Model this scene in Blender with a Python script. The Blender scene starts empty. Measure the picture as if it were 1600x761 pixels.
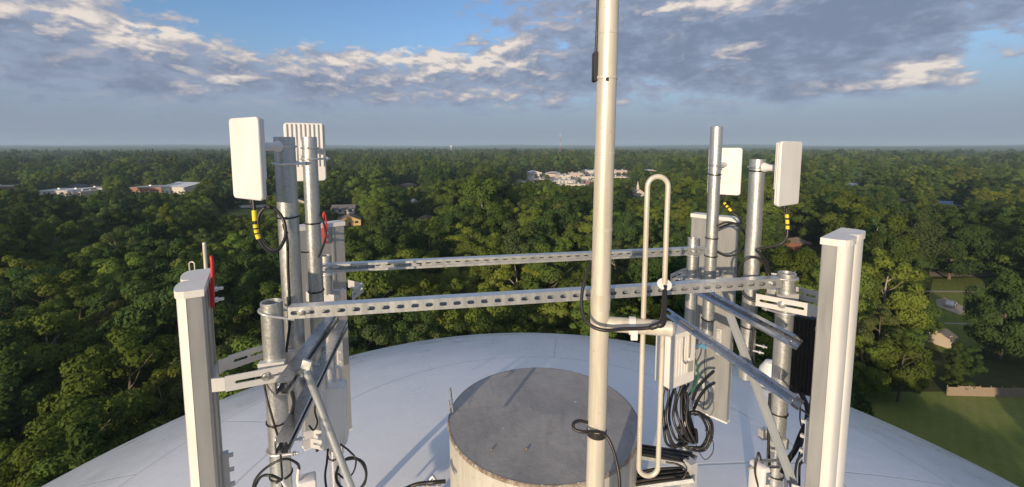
import bpy, math, random
import numpy as np
from mathutils import Vector, Matrix
from mathutils.geometry import tessellate_polygon

sc = bpy.context.scene
COL = sc.collection
R = math.radians
random.seed(7)

# ------------------------------------------------------------------ camera
PITCH = R(5.77)
CP, SP = math.cos(PITCH), math.sin(PITCH)
EYE = Vector((0, 0, 45.0))          # ground is z = 0, the lens is 45 m up, above the crown of the tank
FPX, PX0, PY0 = 690.0, 800.0, 298.0
cam_d = bpy.data.cameras.new('camera')
cam = bpy.data.objects.new('camera', cam_d)
COL.objects.link(cam)
cam.location = EYE
cam.rotation_euler = (R(90) - PITCH, 0, 0)
cam_d.sensor_width = 36
cam_d.lens = 36 * FPX / 1600
cam_d.shift_y = (PY0 - 380.5) / 1600
cam_d.clip_start = 0.05
cam_d.clip_end = 40000
sc.camera = cam

# ------------------------------------------------------------------ light
SUN_EL, SUN_AZ = R(11.5), R(205)     # azimuth clockwise from +Y: behind the lens and to its left
sdir = Vector((math.sin(SUN_AZ) * math.cos(SUN_EL), math.cos(SUN_AZ) * math.cos(SUN_EL), math.sin(SUN_EL)))
sun_d = bpy.data.lights.new('sun', 'SUN')
sun_d.energy = 4.5
sun_d.angle = R(0.5)
sun_d.color = (1.0, 0.80, 0.55)
sun = bpy.data.objects.new('sun', sun_d)
COL.objects.link(sun)
sun.rotation_euler = sdir.to_track_quat('Z', 'Y').to_euler()
sun.location = (0, 0, 120)

sc.view_settings.view_transform = 'Standard'
sc.view_settings.look = 'None'
sc.view_settings.exposure = 0.14
sc.view_settings.gamma = 1.0
sc.view_settings.use_curve_mapping = False
sc.cycles.use_denoising = True
sc.cycles.max_bounces = 6
sc.cycles.diffuse_bounces = 3
sc.cycles.glossy_bounces = 3
sc.cycles.transmission_bounces = 3
sc.cycles.volume_bounces = 0
sc.cycles.sample_clamp_indirect = 6


# ------------------------------------------------------------------ node helpers
class NT:
    def __init__(self, tree):
        self.t = tree
        self.n = tree.nodes
        self.l = tree.links

    def put(self, sock, v):
        if v is None:
            return
        if hasattr(v, 'is_linked') or isinstance(v, bpy.types.NodeSocket):
            self.l.new(v, sock)
        else:
            if hasattr(sock.default_value, '__len__') and not hasattr(v, '__len__'):
                v = (v, v, v)
            if hasattr(sock.default_value, '__len__') and len(sock.default_value) == 4 and len(v) == 3:
                v = (*v, 1)
            sock.default_value = v

    def math(self, op, a, b=None, c=None, clamp=False):
        n = self.n.new('ShaderNodeMath')
        n.operation = op
        n.use_clamp = clamp
        self.put(n.inputs[0], a)
        if b is not None:
            self.put(n.inputs[1], b)
        if c is not None:
            self.put(n.inputs[2], c)
        return n.outputs[0]

    def vmath(self, op, a, b=None):
        n = self.n.new('ShaderNodeVectorMath')
        n.operation = op
        self.put(n.inputs[0], a)
        if b is not None:
            if op == 'SCALE':
                self.put(n.inputs['Scale'], b)
            else:
                self.put(n.inputs[1], b)
        return n.outputs['Value'] if op in ('LENGTH', 'DOT_PRODUCT', 'DISTANCE') else n.outputs[0]

    def noise(self, vec, scale, detail=4, rough=0.55, dist=0.0, out='Fac'):
        n = self.n.new('ShaderNodeTexNoise')
        if vec is not None:
            self.put(n.inputs['Vector'], vec)
        n.inputs['Scale'].default_value = scale
        n.inputs['Detail'].default_value = detail
        n.inputs['Roughness'].default_value = rough
        n.inputs['Distortion'].default_value = dist
        return n.outputs[out]

    def ramp(self, fac, stops, interp='LINEAR'):
        n = self.n.new('ShaderNodeValToRGB')
        n.color_ramp.interpolation = interp
        el = n.color_ramp.elements
        while len(el) < len(stops):
            el.new(0.5)
        for e, (p, c) in zip(el, stops):
            e.position = p
            e.color = (c, c, c, 1) if not hasattr(c, '__len__') else (*c[:3], 1)
        self.put(n.inputs[0], fac)
        return n.outputs[0]

    def mix(self, fac, a, b, mode='MIX'):
        n = self.n.new('ShaderNodeMix')
        n.data_type = 'RGBA'
        n.blend_type = mode
        n.clamp_factor = True
        self.put(n.inputs[0], fac)
        self.put(n.inputs[6], a)
        self.put(n.inputs[7], b)
        return n.outputs[2]

    def maprange(self, v, a, b, c=0.0, d=1.0, smooth=True):
        n = self.n.new('ShaderNodeMapRange')
        n.interpolation_type = 'SMOOTHSTEP' if smooth else 'LINEAR'
        self.put(n.inputs['Value'], v)
        n.inputs['From Min'].default_value = a
        n.inputs['From Max'].default_value = b
        n.inputs['To Min'].default_value = c
        n.inputs['To Max'].default_value = d
        return n.outputs[0]

    def combine(self, x, y, z):
        n = self.n.new('ShaderNodeCombineXYZ')
        for i, v in enumerate((x, y, z)):
            self.put(n.inputs[i], v)
        return n.outputs[0]

    def sep(self, v):
        n = self.n.new('ShaderNodeSeparateXYZ')
        self.put(n.inputs[0], v)
        return n.outputs


def ray(px, py):
    """direction in the world of a point of the photograph (depth 1 along the lens axis)"""
    X, D = (px - PX0) / FPX, (py - PY0) / FPX
    return Vector((X, CP - D * SP, -D * CP - SP))


def at(px, py, d):
    return EYE + ray(px, py) * d


def atz(px, py, z):
    r = ray(px, py)
    return EYE + r * ((z - EYE.z) / r.z)


def project(p):
    q = p - EYE
    d = q.y * CP - q.z * SP
    return PX0 + FPX * q.x / d, PY0 + FPX * (-q.y * SP - q.z * CP) / d, d


# ------------------------------------------------------------------ sky
world = bpy.data.worlds.new('World')
sc.world = world
world.use_nodes = True
w = NT(world.node_tree)
w.n.clear()
tc = w.n.new('ShaderNodeTexCoord')
D = w.vmath('NORMALIZE', tc.outputs['Generated'])
dx, dy, dz = w.sep(D)
sky = w.n.new('ShaderNodeTexSky')
sky.sky_type = 'NISHITA'
sky.sun_disc = False
sky.sun_elevation = SUN_EL
sky.sun_rotation = SUN_AZ
sky.altitude = 100
sky.air_density = 1.0
sky.dust_density = 0.6
sky.ozone_density = 2.0
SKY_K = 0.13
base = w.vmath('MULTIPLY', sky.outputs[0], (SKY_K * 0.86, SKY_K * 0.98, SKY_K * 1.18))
# directions as azimuth / elevation in degrees (free of any camera)
az = w.math('MULTIPLY', w.math('ARCTAN2', dx, dy), 180 / math.pi)
el = w.math('MULTIPLY', w.math('ARCSINE', dz), 180 / math.pi)
# ragged edges: warp the directions with noise, stretched along the horizon
pv = w.combine(w.math('MULTIPLY', az, 0.075), w.math('MULTIPLY', el, 0.17), 0.0)
warp = w.noise(pv, 1.9, 4, 0.55, 0.0, 'Color')
wx, wy, wz = w.sep(warp)
azw = w.math('ADD', az, w.math('MULTIPLY', w.math('SUBTRACT', wx, 0.5), 13.0))
elw = w.math('ADD', el, w.math('MULTIPLY', w.math('SUBTRACT', wy, 0.5), 5.0))


def azel(px, py):
    r = ray(px, py).normalized()
    return math.degrees(math.atan2(r.x, r.y)), math.degrees(math.asin(r.z))


def blob(px, py, rx, ry, tilt=0.0, pw=1.0):
    """soft elliptical field round one direction; radii in photo pixels near the axis, turned into degrees"""
    a0, e0 = azel(px, py)
    ra = abs(azel(px + rx, py)[0] - azel(px - rx, py)[0]) / 2
    re = abs(azel(px, py - ry)[1] - azel(px, py + ry)[1]) / 2
    a = w.math('SUBTRACT', azw, a0)
    e = w.math('SUBTRACT', elw, e0)
    if tilt:
        e = w.math('SUBTRACT', e, w.math('MULTIPLY', a, math.tan(R(tilt))))
    a = w.math('DIVIDE', a, ra)
    e = w.math('DIVIDE', e, re)
    q = w.math('ADD', w.math('MULTIPLY', a, a), w.math('MULTIPLY', e, e))
    return w.math('EXPONENT', w.math('MULTIPLY', q, -0.9 * pw))


def total(fs):
    t = None
    for k, f in fs:
        m = w.math('MULTIPLY', f, k)
        t = m if t is None else w.math('ADD', t, m)
    return t


pw_ = w.vmath('ADD', pv, w.vmath('SCALE', w.vmath('SUBTRACT', w.noise(pv, 3.0, 3, 0.5, 0.0, 'Color'), (0.5, 0.5, 0.5)), 0.16))


def puffs(v):
    a = w.noise(v, 3.6, 8, 0.54)
    b = w.noise(v, 9.0, 6, 0.58)
    return w.math('ADD', w.math('MULTIPLY', a, 0.72), w.math('MULTIPLY', b, 0.28))


fine = puffs(pw_)
fine2 = puffs(w.vmath('ADD', pw_, (-0.016, 0.060, 0.0)))
broad = w.noise(pv, 1.2, 4, 0.55, 0.2)
cover = total([
    (1.0, blob(150, 70, 330, 75, 0)), (0.55, blob(420, 130, 260, 45)), (0.55, blob(80, 140, 200, 40)),
    (1.1, blob(800, 100, 240, 60)), (0.7, blob(560, 120, 180, 50)), (0.30, blob(690, 165, 300, 28)),
    (1.25, blob(1250, 55, 380, 62, 4)), (0.9, blob(1000, 20, 260, 60)), (0.8, blob(1150, 120, 240, 45)),
    (0.9, blob(1430, 112, 210, 30, 6)), (0.25, blob(1300, 165, 330, 25)), (1.1, blob(1500, -20, 300, 50)),
    (0.6, blob(880, -40, 330, 60)), (0.9, blob(90, -30, 330, 90)),
    (-1.6, blob(540, 25, 240, 44)), (-0.5, blob(1010, 130, 60, 30)), (-0.55, blob(400, 65, 90, 26)), (-0.5, blob(640, 60, 60, 18)), (-0.5, blob(1390, 165, 150, 22)), (-0.35, blob(900, 75, 50, 22)), (-0.8, blob(1585, 95, 70, 35)), (-0.5, blob(1120, 88, 40, 14)),
    (-0.55, blob(330, 15, 90, 25)),
])
dens = w.math('ADD', w.math('SUBTRACT', w.math('MULTIPLY', cover, 0.9), 0.10), w.math('MULTIPLY', w.math('SUBTRACT', fine, 0.5), 4.6))
dens = w.math('ADD', dens, w.math('MULTIPLY', w.math('SUBTRACT', broad, 0.5), 0.9))
dens = w.math('ADD', dens, w.math('MULTIPLY', w.maprange(el, 20, 42, 0, 0.6), w.maprange(dy, -0.4, 0.7, 1.25, 1.0)))  # cloud cover added above the view, for fill
alpha = w.maprange(dens, 0.02, 0.80)
alpha = w.math('MULTIPLY', alpha, w.maprange(el, 1.5, 6.0, 0.22, 0.97))
# sunlit flanks: bright where the cloud thins upward, plus the places where the photo shows tall lit heads
lit_at = total([
    (1.25, blob(120, 35, 210, 40)), (0.95, blob(330, 125, 110, 20)), (1.1, blob(700, 85, 140, 30)), (0.7, blob(560, 75, 130, 30)), (0.7, blob(270, 60, 110, 30)), (0.6, blob(420, 95, 90, 24)),
    (0.8, blob(520, 122, 60, 24)), (0.8, blob(650, 128, 60, 16)), (0.55, blob(800, 110, 70, 26)),
    (1.1, blob(1090, 10, 190, 16)), (0.95, blob(1150, 92, 42, 24)), (0.6, blob(1040, 82, 42, 22)),
    (1.15, blob(1420, 118, 170, 18, 8)), (0.8, blob(1500, 85, 60, 22)), (0.5, blob(830, 45, 60, 30)),
    (0.6, blob(80, 108, 90, 12)), (0.5, blob(460, 40, 40, 22)), (0.5, blob(820, 148, 140, 14)), (0.5, blob(680, 155, 140, 14)), (0.4, blob(1050, 148, 140, 12)),
])
emb = w.math('MULTIPLY', w.math('SUBTRACT', fine, fine2), 5.2)
soft = w.noise(pw_, 2.3, 6, 0.52)
soft2 = w.noise(w.vmath('ADD', pw_, (-0.03, 0.115, 0.0)), 2.3, 6, 0.52)
emb2 = w.math('MULTIPLY', w.math('SUBTRACT', soft, soft2), 3.2)
puff = w.maprange(w.math('ADD', w.math('MULTIPLY', lit_at, 0.42), w.math('MULTIPLY', w.math('SUBTRACT', fine, 0.5), 2.2)), -0.02, 0.78)
lit = w.math('ADD', w.math('MULTIPLY', w.math('MULTIPLY', puff, w.math('MINIMUM', lit_at, 1.1)), 0.80), w.math('ADD', w.math('MULTIPLY', emb2, w.math('ADD', w.math('MULTIPLY', lit_at, 0.7), 0.42)), w.math('MULTIPLY', emb, w.math('ADD', w.math('MULTIPLY', lit_at, 0.30), 0.07))))
lit = w.math('ADD', lit, w.math('MULTIPLY', w.math('SUBTRACT', 0.62, dens), 0.10))
lit = w.math('ADD', lit, w.math('MULTIPLY', w.maprange(el, 20, 42, 0, 0.75), w.maprange(dy, -0.5, 0.45, 1.0, 0.0)))  # the added high cloud is brightest behind the lens, to lift the shade
lit = w.math('MAXIMUM', w.math('MINIMUM', lit, 1.0), 0.0)
shade = w.mix(w.maprange(dens, 0.5, 1.8), (0.275, 0.33, 0.455), (0.18, 0.222, 0.322))
ccol = w.mix(w.maprange(lit, 0.0, 0.62), shade, (0.46, 0.44, 0.465))
ccol = w.mix(w.maprange(lit, 0.40, 1.15), ccol, (0.80, 0.71, 0.63))
# the hazy band above the horizon
low = w.maprange(el, 1.0, 15.0, 1.0, 0.0)
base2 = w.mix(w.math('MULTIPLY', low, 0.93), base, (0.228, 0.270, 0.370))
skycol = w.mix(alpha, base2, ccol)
# overhead and behind: unseen cloud added to the Nishita sky, brightened as fill light
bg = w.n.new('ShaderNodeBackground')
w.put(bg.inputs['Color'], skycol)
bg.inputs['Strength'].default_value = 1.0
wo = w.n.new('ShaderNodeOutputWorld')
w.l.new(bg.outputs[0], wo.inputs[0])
world.cycles.sampling_method = 'MANUAL'
world.cycles.sample_map_resolution = 512


# ------------------------------------------------------------------ materials
def new_mat(name):
    m = bpy.data.materials.new(name)
    m.use_nodes = True
    t = NT(m.node_tree)
    return m, t, t.n['Principled BSDF']


def plain(name, col, rough=0.5, metal=0.0, var=0.12, scale=9.0, bump=0.0, spec=0.5):
    """a base colour broken up by two noises, with rougher and smoother patches"""
    m, t, b = new_mat(name)
    oc = t.n.new('ShaderNodeTexCoord').outputs['Object']
    f = t.noise(oc, scale, 5, 0.6)
    g = t.noise(oc, scale * 7.3, 3, 0.6)
    k = t.math('ADD', t.math('MULTIPLY', f, 0.7), t.math('MULTIPLY', g, 0.3))
    c = t.mix(k, tuple(x * (1 - var) for x in col), tuple(min(1, x * (1 + var)) for x in col))
    t.put(b.inputs['Base Color'], c)
    t.put(b.inputs['Roughness'], t.maprange(k, 0.2, 0.8, max(0.03, rough - 0.1), min(1, rough + 0.1), False))
    b.inputs['Metallic'].default_value = metal
    b.inputs['Specular IOR Level'].default_value = spec
    if bump:
        bn = t.n.new('ShaderNodeBump')
        bn.inputs['Strength'].default_value = bump
        bn.inputs['Distance'].default_value = 0.01
        t.put(bn.inputs['Height'], g)
        t.l.new(bn.outputs[0], b.inputs['Normal'])
    return m


def galv_mat(name, lo, hi, rough, metal, gsc=260, spw=0.3, bump=0.10):
    m, t, b = new_mat(name)
    oc = t.n.new('ShaderNodeTexCoord').outputs['Object']
    v = t.n.new('ShaderNodeTexVoronoi')
    t.put(v.inputs['Vector'], oc)
    v.inputs['Scale'].default_value = gsc
    sp = t.sep(v.outputs['Color'])[0]
    streak = t.noise(t.vmath('MULTIPLY', oc, (30, 30, 3)), 1.0, 5, 0.65)
    k = t.math('ADD', t.math('MULTIPLY', sp, spw), t.math('MULTIPLY', streak, 1 - spw))
    t.put(b.inputs['Base Color'], t.mix(t.maprange(k, 0.25, 0.8), lo, hi))
    t.put(b.inputs['Roughness'], t.maprange(k, 0.2, 0.8, rough - 0.12, rough + 0.14, False))
    b.inputs['Metallic'].default_value = metal
    bn = t.n.new('ShaderNodeBump')
    bn.inputs['Strength'].default_value = bump
    bn.inputs['Distance'].default_value = 0.0012
    t.put(bn.inputs['Height'], t.math('ADD', sp, t.math('MULTIPLY', streak, 2.0)))
    t.l.new(bn.outputs[0], b.inputs['Normal'])
    return m


M = {}
M['galv'] = galv_mat('galvanized steel', (0.50, 0.51, 0.51), (0.70, 0.70, 0.68), 0.38, 0.80)
M['strut'] = galv_mat('zinc strut', (0.56, 0.57, 0.57), (0.70, 0.70, 0.68), 0.38, 0.72, 260, 0.08, 0.02)
M['strut_dark'] = galv_mat('bright zinc strut', (0.42, 0.43, 0.45), (0.54, 0.54, 0.55), 0.30, 0.95, 260, 0.08, 0.02)
M['alu'] = galv_mat('mill aluminium', (0.37, 0.37, 0.36), (0.43, 0.425, 0.415), 0.44, 0.5, 300, 0.05, 0.02)
M['bracket'] = plain('cast aluminium', (0.60, 0.59, 0.58), 0.5, 0.35, 0.08, 20, 0.05)
M['mast'] = plain('aged aluminium paint', (0.64, 0.585, 0.48), 0.42, 0.25, 0.10, 14, 0.04)
def mast_paint():
    m, t, b = new_mat('aged mast paint')
    g = t.n.new('ShaderNodeTexCoord').outputs['Object']
    runs = t.noise(t.vmath('MULTIPLY', g, (38, 38, 2.2)), 1.0, 5, 0.65)
    blot = t.noise(g, 6.0, 5, 0.6)
    chips = t.noise(g, 70.0, 4, 0.6)
    c = t.mix(t.maprange(runs, 0.3, 0.72), (0.54, 0.49, 0.40), (0.68, 0.625, 0.52))
    c = t.mix(t.math('MULTIPLY', t.maprange(blot, 0.5, 0.75), 0.35), c, (0.72, 0.69, 0.62))
    c = t.mix(t.math('MULTIPLY', t.maprange(chips, 0.64, 0.70), 0.55), c, (0.34, 0.27, 0.20))
    t.put(b.inputs['Base Color'], c)
    t.put(b.inputs['Roughness'], t.maprange(runs, 0.25, 0.75, 0.32, 0.55, False))
    b.inputs['Metallic'].default_value = 0.25
    bn = t.n.new('ShaderNodeBump')
    bn.inputs['Strength'].default_value = 0.12
    bn.inputs['Distance'].default_value = 0.002
    t.put(bn.inputs['Height'], t.math('ADD', runs, t.math('MULTIPLY', chips, 0.6)))
    t.l.new(bn.outputs[0], b.inputs['Normal'])
    return m


M['mast'] = mast_paint()


def plastic(name, c1, c2, rough):
    m, t, b = new_mat(name)
    g = t.n.new('ShaderNodeTexCoord').outputs['Object']
    n1 = t.noise(t.vmath('MULTIPLY', g, (1, 1, 0.25)), 9.0, 5, 0.65)
    n2 = t.noise(g, 60.0, 4, 0.65)
    c = t.mix(t.maprange(n1, 0.3, 0.75), c2, c1)
    c = t.mix(t.math('MULTIPLY', t.maprange(n2, 0.62, 0.74), 0.25), c, (0.42, 0.39, 0.34))
    t.put(b.inputs['Base Color'], c)
    t.put(b.inputs['Roughness'], t.maprange(n1, 0.3, 0.7, rough - 0.08, rough + 0.1, False))
    return m


M['white'] = plain('white plastic', (0.74, 0.725, 0.71), 0.42, 0, 0.04, 12)
M['radome'] = plain('radome white', (0.74, 0.725, 0.69), 0.38, 0, 0.04, 10)
M['rubber'] = plain('black rubber', (0.018, 0.017, 0.017), 0.42, 0, 0.25, 60)
M['blackbox'] = plain('black enamel', (0.016, 0.016, 0.017), 0.5, 0, 0.2, 30)
M['white'] = plastic('white plastic', (0.75, 0.735, 0.72), (0.68, 0.655, 0.63), 0.42)
M['radome'] = plastic('radome white', (0.75, 0.735, 0.70), (0.67, 0.645, 0.60), 0.38)
M['yellow'] = plain('yellow tape', (0.72, 0.56, 0.03), 0.5, 0, 0.1, 40)
M['red'] = plain('red strap', (0.55, 0.025, 0.03), 0.5, 0, 0.15, 40)
M['green'] = plain('green wire', (0.02, 0.14, 0.05), 0.5)
M['blue'] = plain('blue connector', (0.10, 0.26, 0.42), 0.4)
M['primed'] = plain('grey coated steel', (0.31, 0.33, 0.35), 0.55, 0.0, 0.12, 14, 0.05)
M['steel'] = plain('bolt steel', (0.62, 0.61, 0.58), 0.3, 0.9, 0.1, 60)
M['sticker'] = plain('printed label', (0.35, 0.35, 0.34), 0.5, 0, 0.5, 160)
M['insul'] = plain('white insulator', (0.82, 0.81, 0.78), 0.3, 0, 0.03)
M['drumside'] = plain('drum flank paint', (0.56, 0.53, 0.47), 0.55, 0.1, 0.13, 5, 0.08)


def drum_paint():
    m, t, b = new_mat('streaked drum flank')
    g = t.n.new('ShaderNodeTexCoord').outputs['Object']
    st = t.noise(t.vmath('MULTIPLY', g, (14, 14, 1.2)), 1.0, 6, 0.7)
    n = t.noise(g, 26, 5, 0.65)
    c = t.mix(t.maprange(st, 0.3, 0.7), (0.42, 0.39, 0.33), (0.58, 0.55, 0.48))
    c = t.mix(t.math('MULTIPLY', t.maprange(n, 0.56, 0.70), 0.4), c, (0.34, 0.28, 0.21))
    t.put(b.inputs['Base Color'], c)
    b.inputs['Roughness'].default_value = 0.55
    b.inputs['Metallic'].default_value = 0.1
    return m


M['drumside'] = drum_paint()
M['bark'] = plain('bark', (0.12, 0.095, 0.07), 0.9, 0, 0.35, 3, 0.4)
M['palebark'] = plain('pale bark', (0.30, 0.27, 0.23), 0.9, 0, 0.3, 3, 0.4)
M['brick'] = plain('brick wall', (0.30, 0.14, 0.095), 0.85, 0, 0.25, 1.2)
M['wallwhite'] = plain('white painted wall', (0.52, 0.49, 0.43), 0.8, 0, 0.12, 0.4)
M['walltan'] = plain('tan wall', (0.52, 0.44, 0.34), 0.85, 0, 0.15, 0.4)
M['wallyellow'] = plain('yellow siding', (0.62, 0.43, 0.16), 0.8, 0, 0.10, 0.6)
M['wallpink'] = plain('pinkish block wall', (0.46, 0.37, 0.31), 0.85, 0, 0.12, 0.4)
M['roofgrey'] = plain('grey shingles', (0.14, 0.13, 0.13), 0.9, 0, 0.25, 1.5)
M['roofwhite'] = plain('white metal roof', (0.56, 0.57, 0.58), 0.5, 0, 0.10, 0.3)
M['rooftan'] = plain('gravel roof', (0.40, 0.38, 0.35), 0.9, 0, 0.2, 0.5)
M['roofdark'] = plain('dark flat roof', (0.07, 0.075, 0.085), 0.8, 0, 0.25, 0.5)
M['roofblue'] = plain('blue metal roof', (0.12, 0.20, 0.36), 0.5, 0, 0.1, 0.4)
M['roofbrown'] = plain('brown shingles', (0.20, 0.155, 0.125), 0.9, 0, 0.25, 1.2)
M['glass'] = plain('window glass', (0.03, 0.035, 0.045), 0.12, 0, 0.3, 2)
M['asphalt'] = plain('asphalt', (0.075, 0.072, 0.07), 0.9, 0, 0.2, 0.8)
M['concrete'] = plain('worn concrete', (0.33, 0.30, 0.26), 0.9, 0, 0.2, 0.3)
M['roadpaint'] = plain('road paint', (0.7, 0.68, 0.6), 0.7, 0, 0.2, 2)
M['fence'] = plain('weathered boards', (0.27, 0.21, 0.155), 0.85, 0, 0.25, 1.6)
M['carwhite'] = plain('white car paint', (0.65, 0.65, 0.65), 0.25, 0, 0.03)
M['carblue'] = plain('blue car paint', (0.05, 0.11, 0.24), 0.25, 0, 0.05)
M['towerred'] = plain('red tower paint', (0.45, 0.12, 0.08), 0.6)
M['towerwhite'] = plain('tower white', (0.62, 0.62, 0.62), 0.6)

# tank paint with its weld lines (rings and plate joints that belong to the surface)
TANK_R = 10.6
TANK_C = Vector((0.185, 2.50, 45 - 2.058 - TANK_R))


def tank_paint():
    m, t, b = new_mat('tank white paint')
    g = t.n.new('ShaderNodeTexCoord').outputs['Object']      # object origin = sphere centre
    x, y, z = t.sep(g)
    r = t.math('SQRT', t.math('ADD', t.math('MULTIPLY', x, x), t.math('MULTIPLY', y, y)))
    wob = t.math('MULTIPLY', t.math('SUBTRACT', t.noise(g, 1.3, 3), 0.5), 0.02)
    lines = None
    for rad in (2.06, 3.2):
        dd = t.math('ABSOLUTE', t.math('SUBTRACT', t.math('ADD', r, wob), rad))
        k = t.maprange(dd, 0.003, 0.012, 1, 0)
        lines = k if lines is None else t.math('MAXIMUM', lines, k)
    ang = t.math('ARCTAN2', x, y)
    for lo, hi, n, off in ((2.06, 3.2, 5, 0.13), (3.2, 7.0, 6, 0.75)):
        fr = t.math('FRACT', t.math('ADD', t.math('MULTIPLY', t.math('SUBTRACT', ang, off), n / (2 * math.pi)), 0.5))
        arc = t.math('MULTIPLY', t.math('ABSOLUTE', t.math('SUBTRACT', fr, 0.5)), t.math('MULTIPLY', r, 2 * math.pi / n))
        k = t.maprange(arc, 0.002, 0.008, 1, 0)
        inside = t.math('MULTIPLY', t.math('GREATER_THAN', r, lo), t.math('LESS_THAN', r, hi))
        lines = t.math('MAXIMUM', lines, t.math('MULTIPLY', k, inside))
    # one chord joint across the crown cap
    ch = t.math('ABSOLUTE', t.math('ADD', t.math('SUBTRACT', t.math('MULTIPLY', y, 0.978), t.math('MULTIPLY', x, 0.208)), t.math('ADD', wob, -0.02)))
    lines = t.math('MAXIMUM', lines, t.math('MULTIPLY', t.maprange(ch, 0.003, 0.012, 1, 0), t.math('LESS_THAN', r, 2.06)))
    n1 = t.noise(g, 0.55, 6, 0.62)
    n2 = t.noise(t.vmath('MULTIPLY', g, (1, 1, 0.4)), 3.2, 5, 0.65)
    n3 = t.noise(g, 14, 4, 0.6)
    k = t.math('ADD', t.math('MULTIPLY', n1, 0.5), t.math('ADD', t.math('MULTIPLY', n2, 0.3), t.math('MULTIPLY', n3, 0.2)))
    c = t.mix(t.maprange(k, 0.3, 0.72), (0.70, 0.71, 0.715), (0.80, 0.80, 0.80))
    scuff = t.noise(g, 3.2, 6, 0.7, 0.8)
    c = t.mix(t.math('MULTIPLY', t.maprange(scuff, 0.60, 0.74), 0.13), c, (0.45, 0.44, 0.42))
    spots = t.noise(g, 38, 3, 0.6)
    c = t.mix(t.math('MULTIPLY', t.maprange(spots, 0.72, 0.80), 0.10), c, (0.40, 0.36, 0.30))
    # darker, greyer tone beyond the outer ring
    c = t.mix(t.math('MULTIPLY', t.maprange(r, 2.9, 3.8), 0.35), c, (0.44, 0.47, 0.48))
    c = t.mix(t.math('MULTIPLY', lines, 0.5), c, (0.33, 0.34, 0.36))
    t.put(b.inputs['Base Color'], c)
    t.put(b.inputs['Roughness'], t.maprange(n2, 0.3, 0.7, 0.24, 0.42, False))
    bn = t.n.new('ShaderNodeBump')
    bn.inputs['Strength'].default_value = 0.35
    bn.inputs['Distance'].default_value = 0.03
    t.put(bn.inputs['Height'], t.math('ADD', t.math('MULTIPLY', n1, 1.2), t.math('ADD', t.math('MULTIPLY', n3, 0.05), t.math('MULTIPLY', lines, -0.25))))
    t.l.new(bn.outputs[0], b.inputs['Normal'])
    return m


M['tank'] = tank_paint()


def lid_paint():
    m, t, b = new_mat('stained lid')
    g = t.n.new('ShaderNodeTexCoord').outputs['Object']
    n1 = t.noise(g, 2.2, 6, 0.65)
    n2 = t.noise(t.vmath('MULTIPLY', g, (9, 2.2, 1)), 1.5, 5, 0.7, 0.6)
    n3 = t.noise(g, 30, 5, 0.65)
    c = t.mix(t.maprange(n1, 0.3, 0.7), (0.24, 0.232, 0.222), (0.37, 0.352, 0.33))
    c = t.mix(t.math('MULTIPLY', t.maprange(n2, 0.50, 0.72), 0.45), c, (0.19, 0.185, 0.18))
    c = t.mix(t.math('MULTIPLY', t.maprange(n3, 0.55, 0.75), 0.35), c, (0.46, 0.44, 0.41))
    v = t.n.new('ShaderNodeTexVoronoi')
    t.put(v.inputs['Vector'], g)
    v.inputs['Scale'].default_value = 9
    v.inputs['Randomness'].default_value = 1
    rnd = t.sep(v.outputs['Color'])[0]
    spot = t.math('MULTIPLY', t.maprange(v.outputs['Distance'], 0.05, 0.11, 1, 0), t.math('GREATER_THAN', rnd, 0.62))
    n4 = t.noise(g, 4.5, 6, 0.7, 0.4)
    c = t.mix(t.math('MULTIPLY', t.maprange(n4, 0.55, 0.72), 0.5), c, (0.17, 0.135, 0.105))
    c = t.mix(t.math('MULTIPLY', spot, 0.75), c, (0.62, 0.60, 0.57))
    t.put(b.inputs['Base Color'], c)
    t.put(b.inputs['Roughness'], t.maprange(n3, 0.3, 0.7, 0.42, 0.62, False))
    bn = t.n.new('ShaderNodeBump')
    bn.inputs['Strength'].default_value = 0.25
    bn.inputs['Distance'].default_value = 0.01
    t.put(bn.inputs['Height'], t.math('ADD', n3, t.math('MULTIPLY', n1, 3)))
    t.l.new(bn.outputs[0], b.inputs['Normal'])
    return m


M['lid'] = lid_paint()


def leaf_mat(name, c1, c2):
    m, t, b = new_mat(name)
    oi = t.n.new('ShaderNodeObjectInfo').outputs['Random']
    g = t.n.new('ShaderNodeTexCoord').outputs['Object']
    f = t.noise(g, 0.55, 3, 0.6)
    f2 = t.noise(g, 4.0, 2, 0.6)
    k = t.math('ADD', t.math('MULTIPLY', oi, 0.55), t.math('ADD', t.math('MULTIPLY', f, 0.35), t.math('MULTIPLY', f2, 0.25)))
    c = t.mix(t.maprange(k, 0.15, 1.0, 0, 1, False), c1, c2)
    r2 = t.math('FRACT', t.math('MULTIPLY', oi, 17.31))
    r3 = t.math('FRACT', t.math('MULTIPLY', oi, 71.7))
    c = t.vmath('MULTIPLY', c, t.mix(r3, (0.88, 1.03, 1.12), (1.09, 0.99, 0.86)))
    c = t.vmath('SCALE', c, t.maprange(r2, 0, 1, 0.72, 1.38, False))
    t.n.remove(b)
    df = t.n.new('ShaderNodeBsdfDiffuse')
    tr = t.n.new('ShaderNodeBsdfTranslucent')
    t.put(df.inputs['Color'], c)
    t.put(tr.inputs['Color'], t.vmath('MULTIPLY', c, (1.15, 1.2, 0.7)))
    ms = t.n.new('ShaderNodeMixShader')
    ms.inputs[0].default_value = 0.38
    t.l.new(df.outputs[0], ms.inputs[1])
    t.l.new(tr.outputs[0], ms.inputs[2])
    t.l.new(ms.outputs[0], t.n['Material Output'].inputs['Surface'])
    return m


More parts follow.
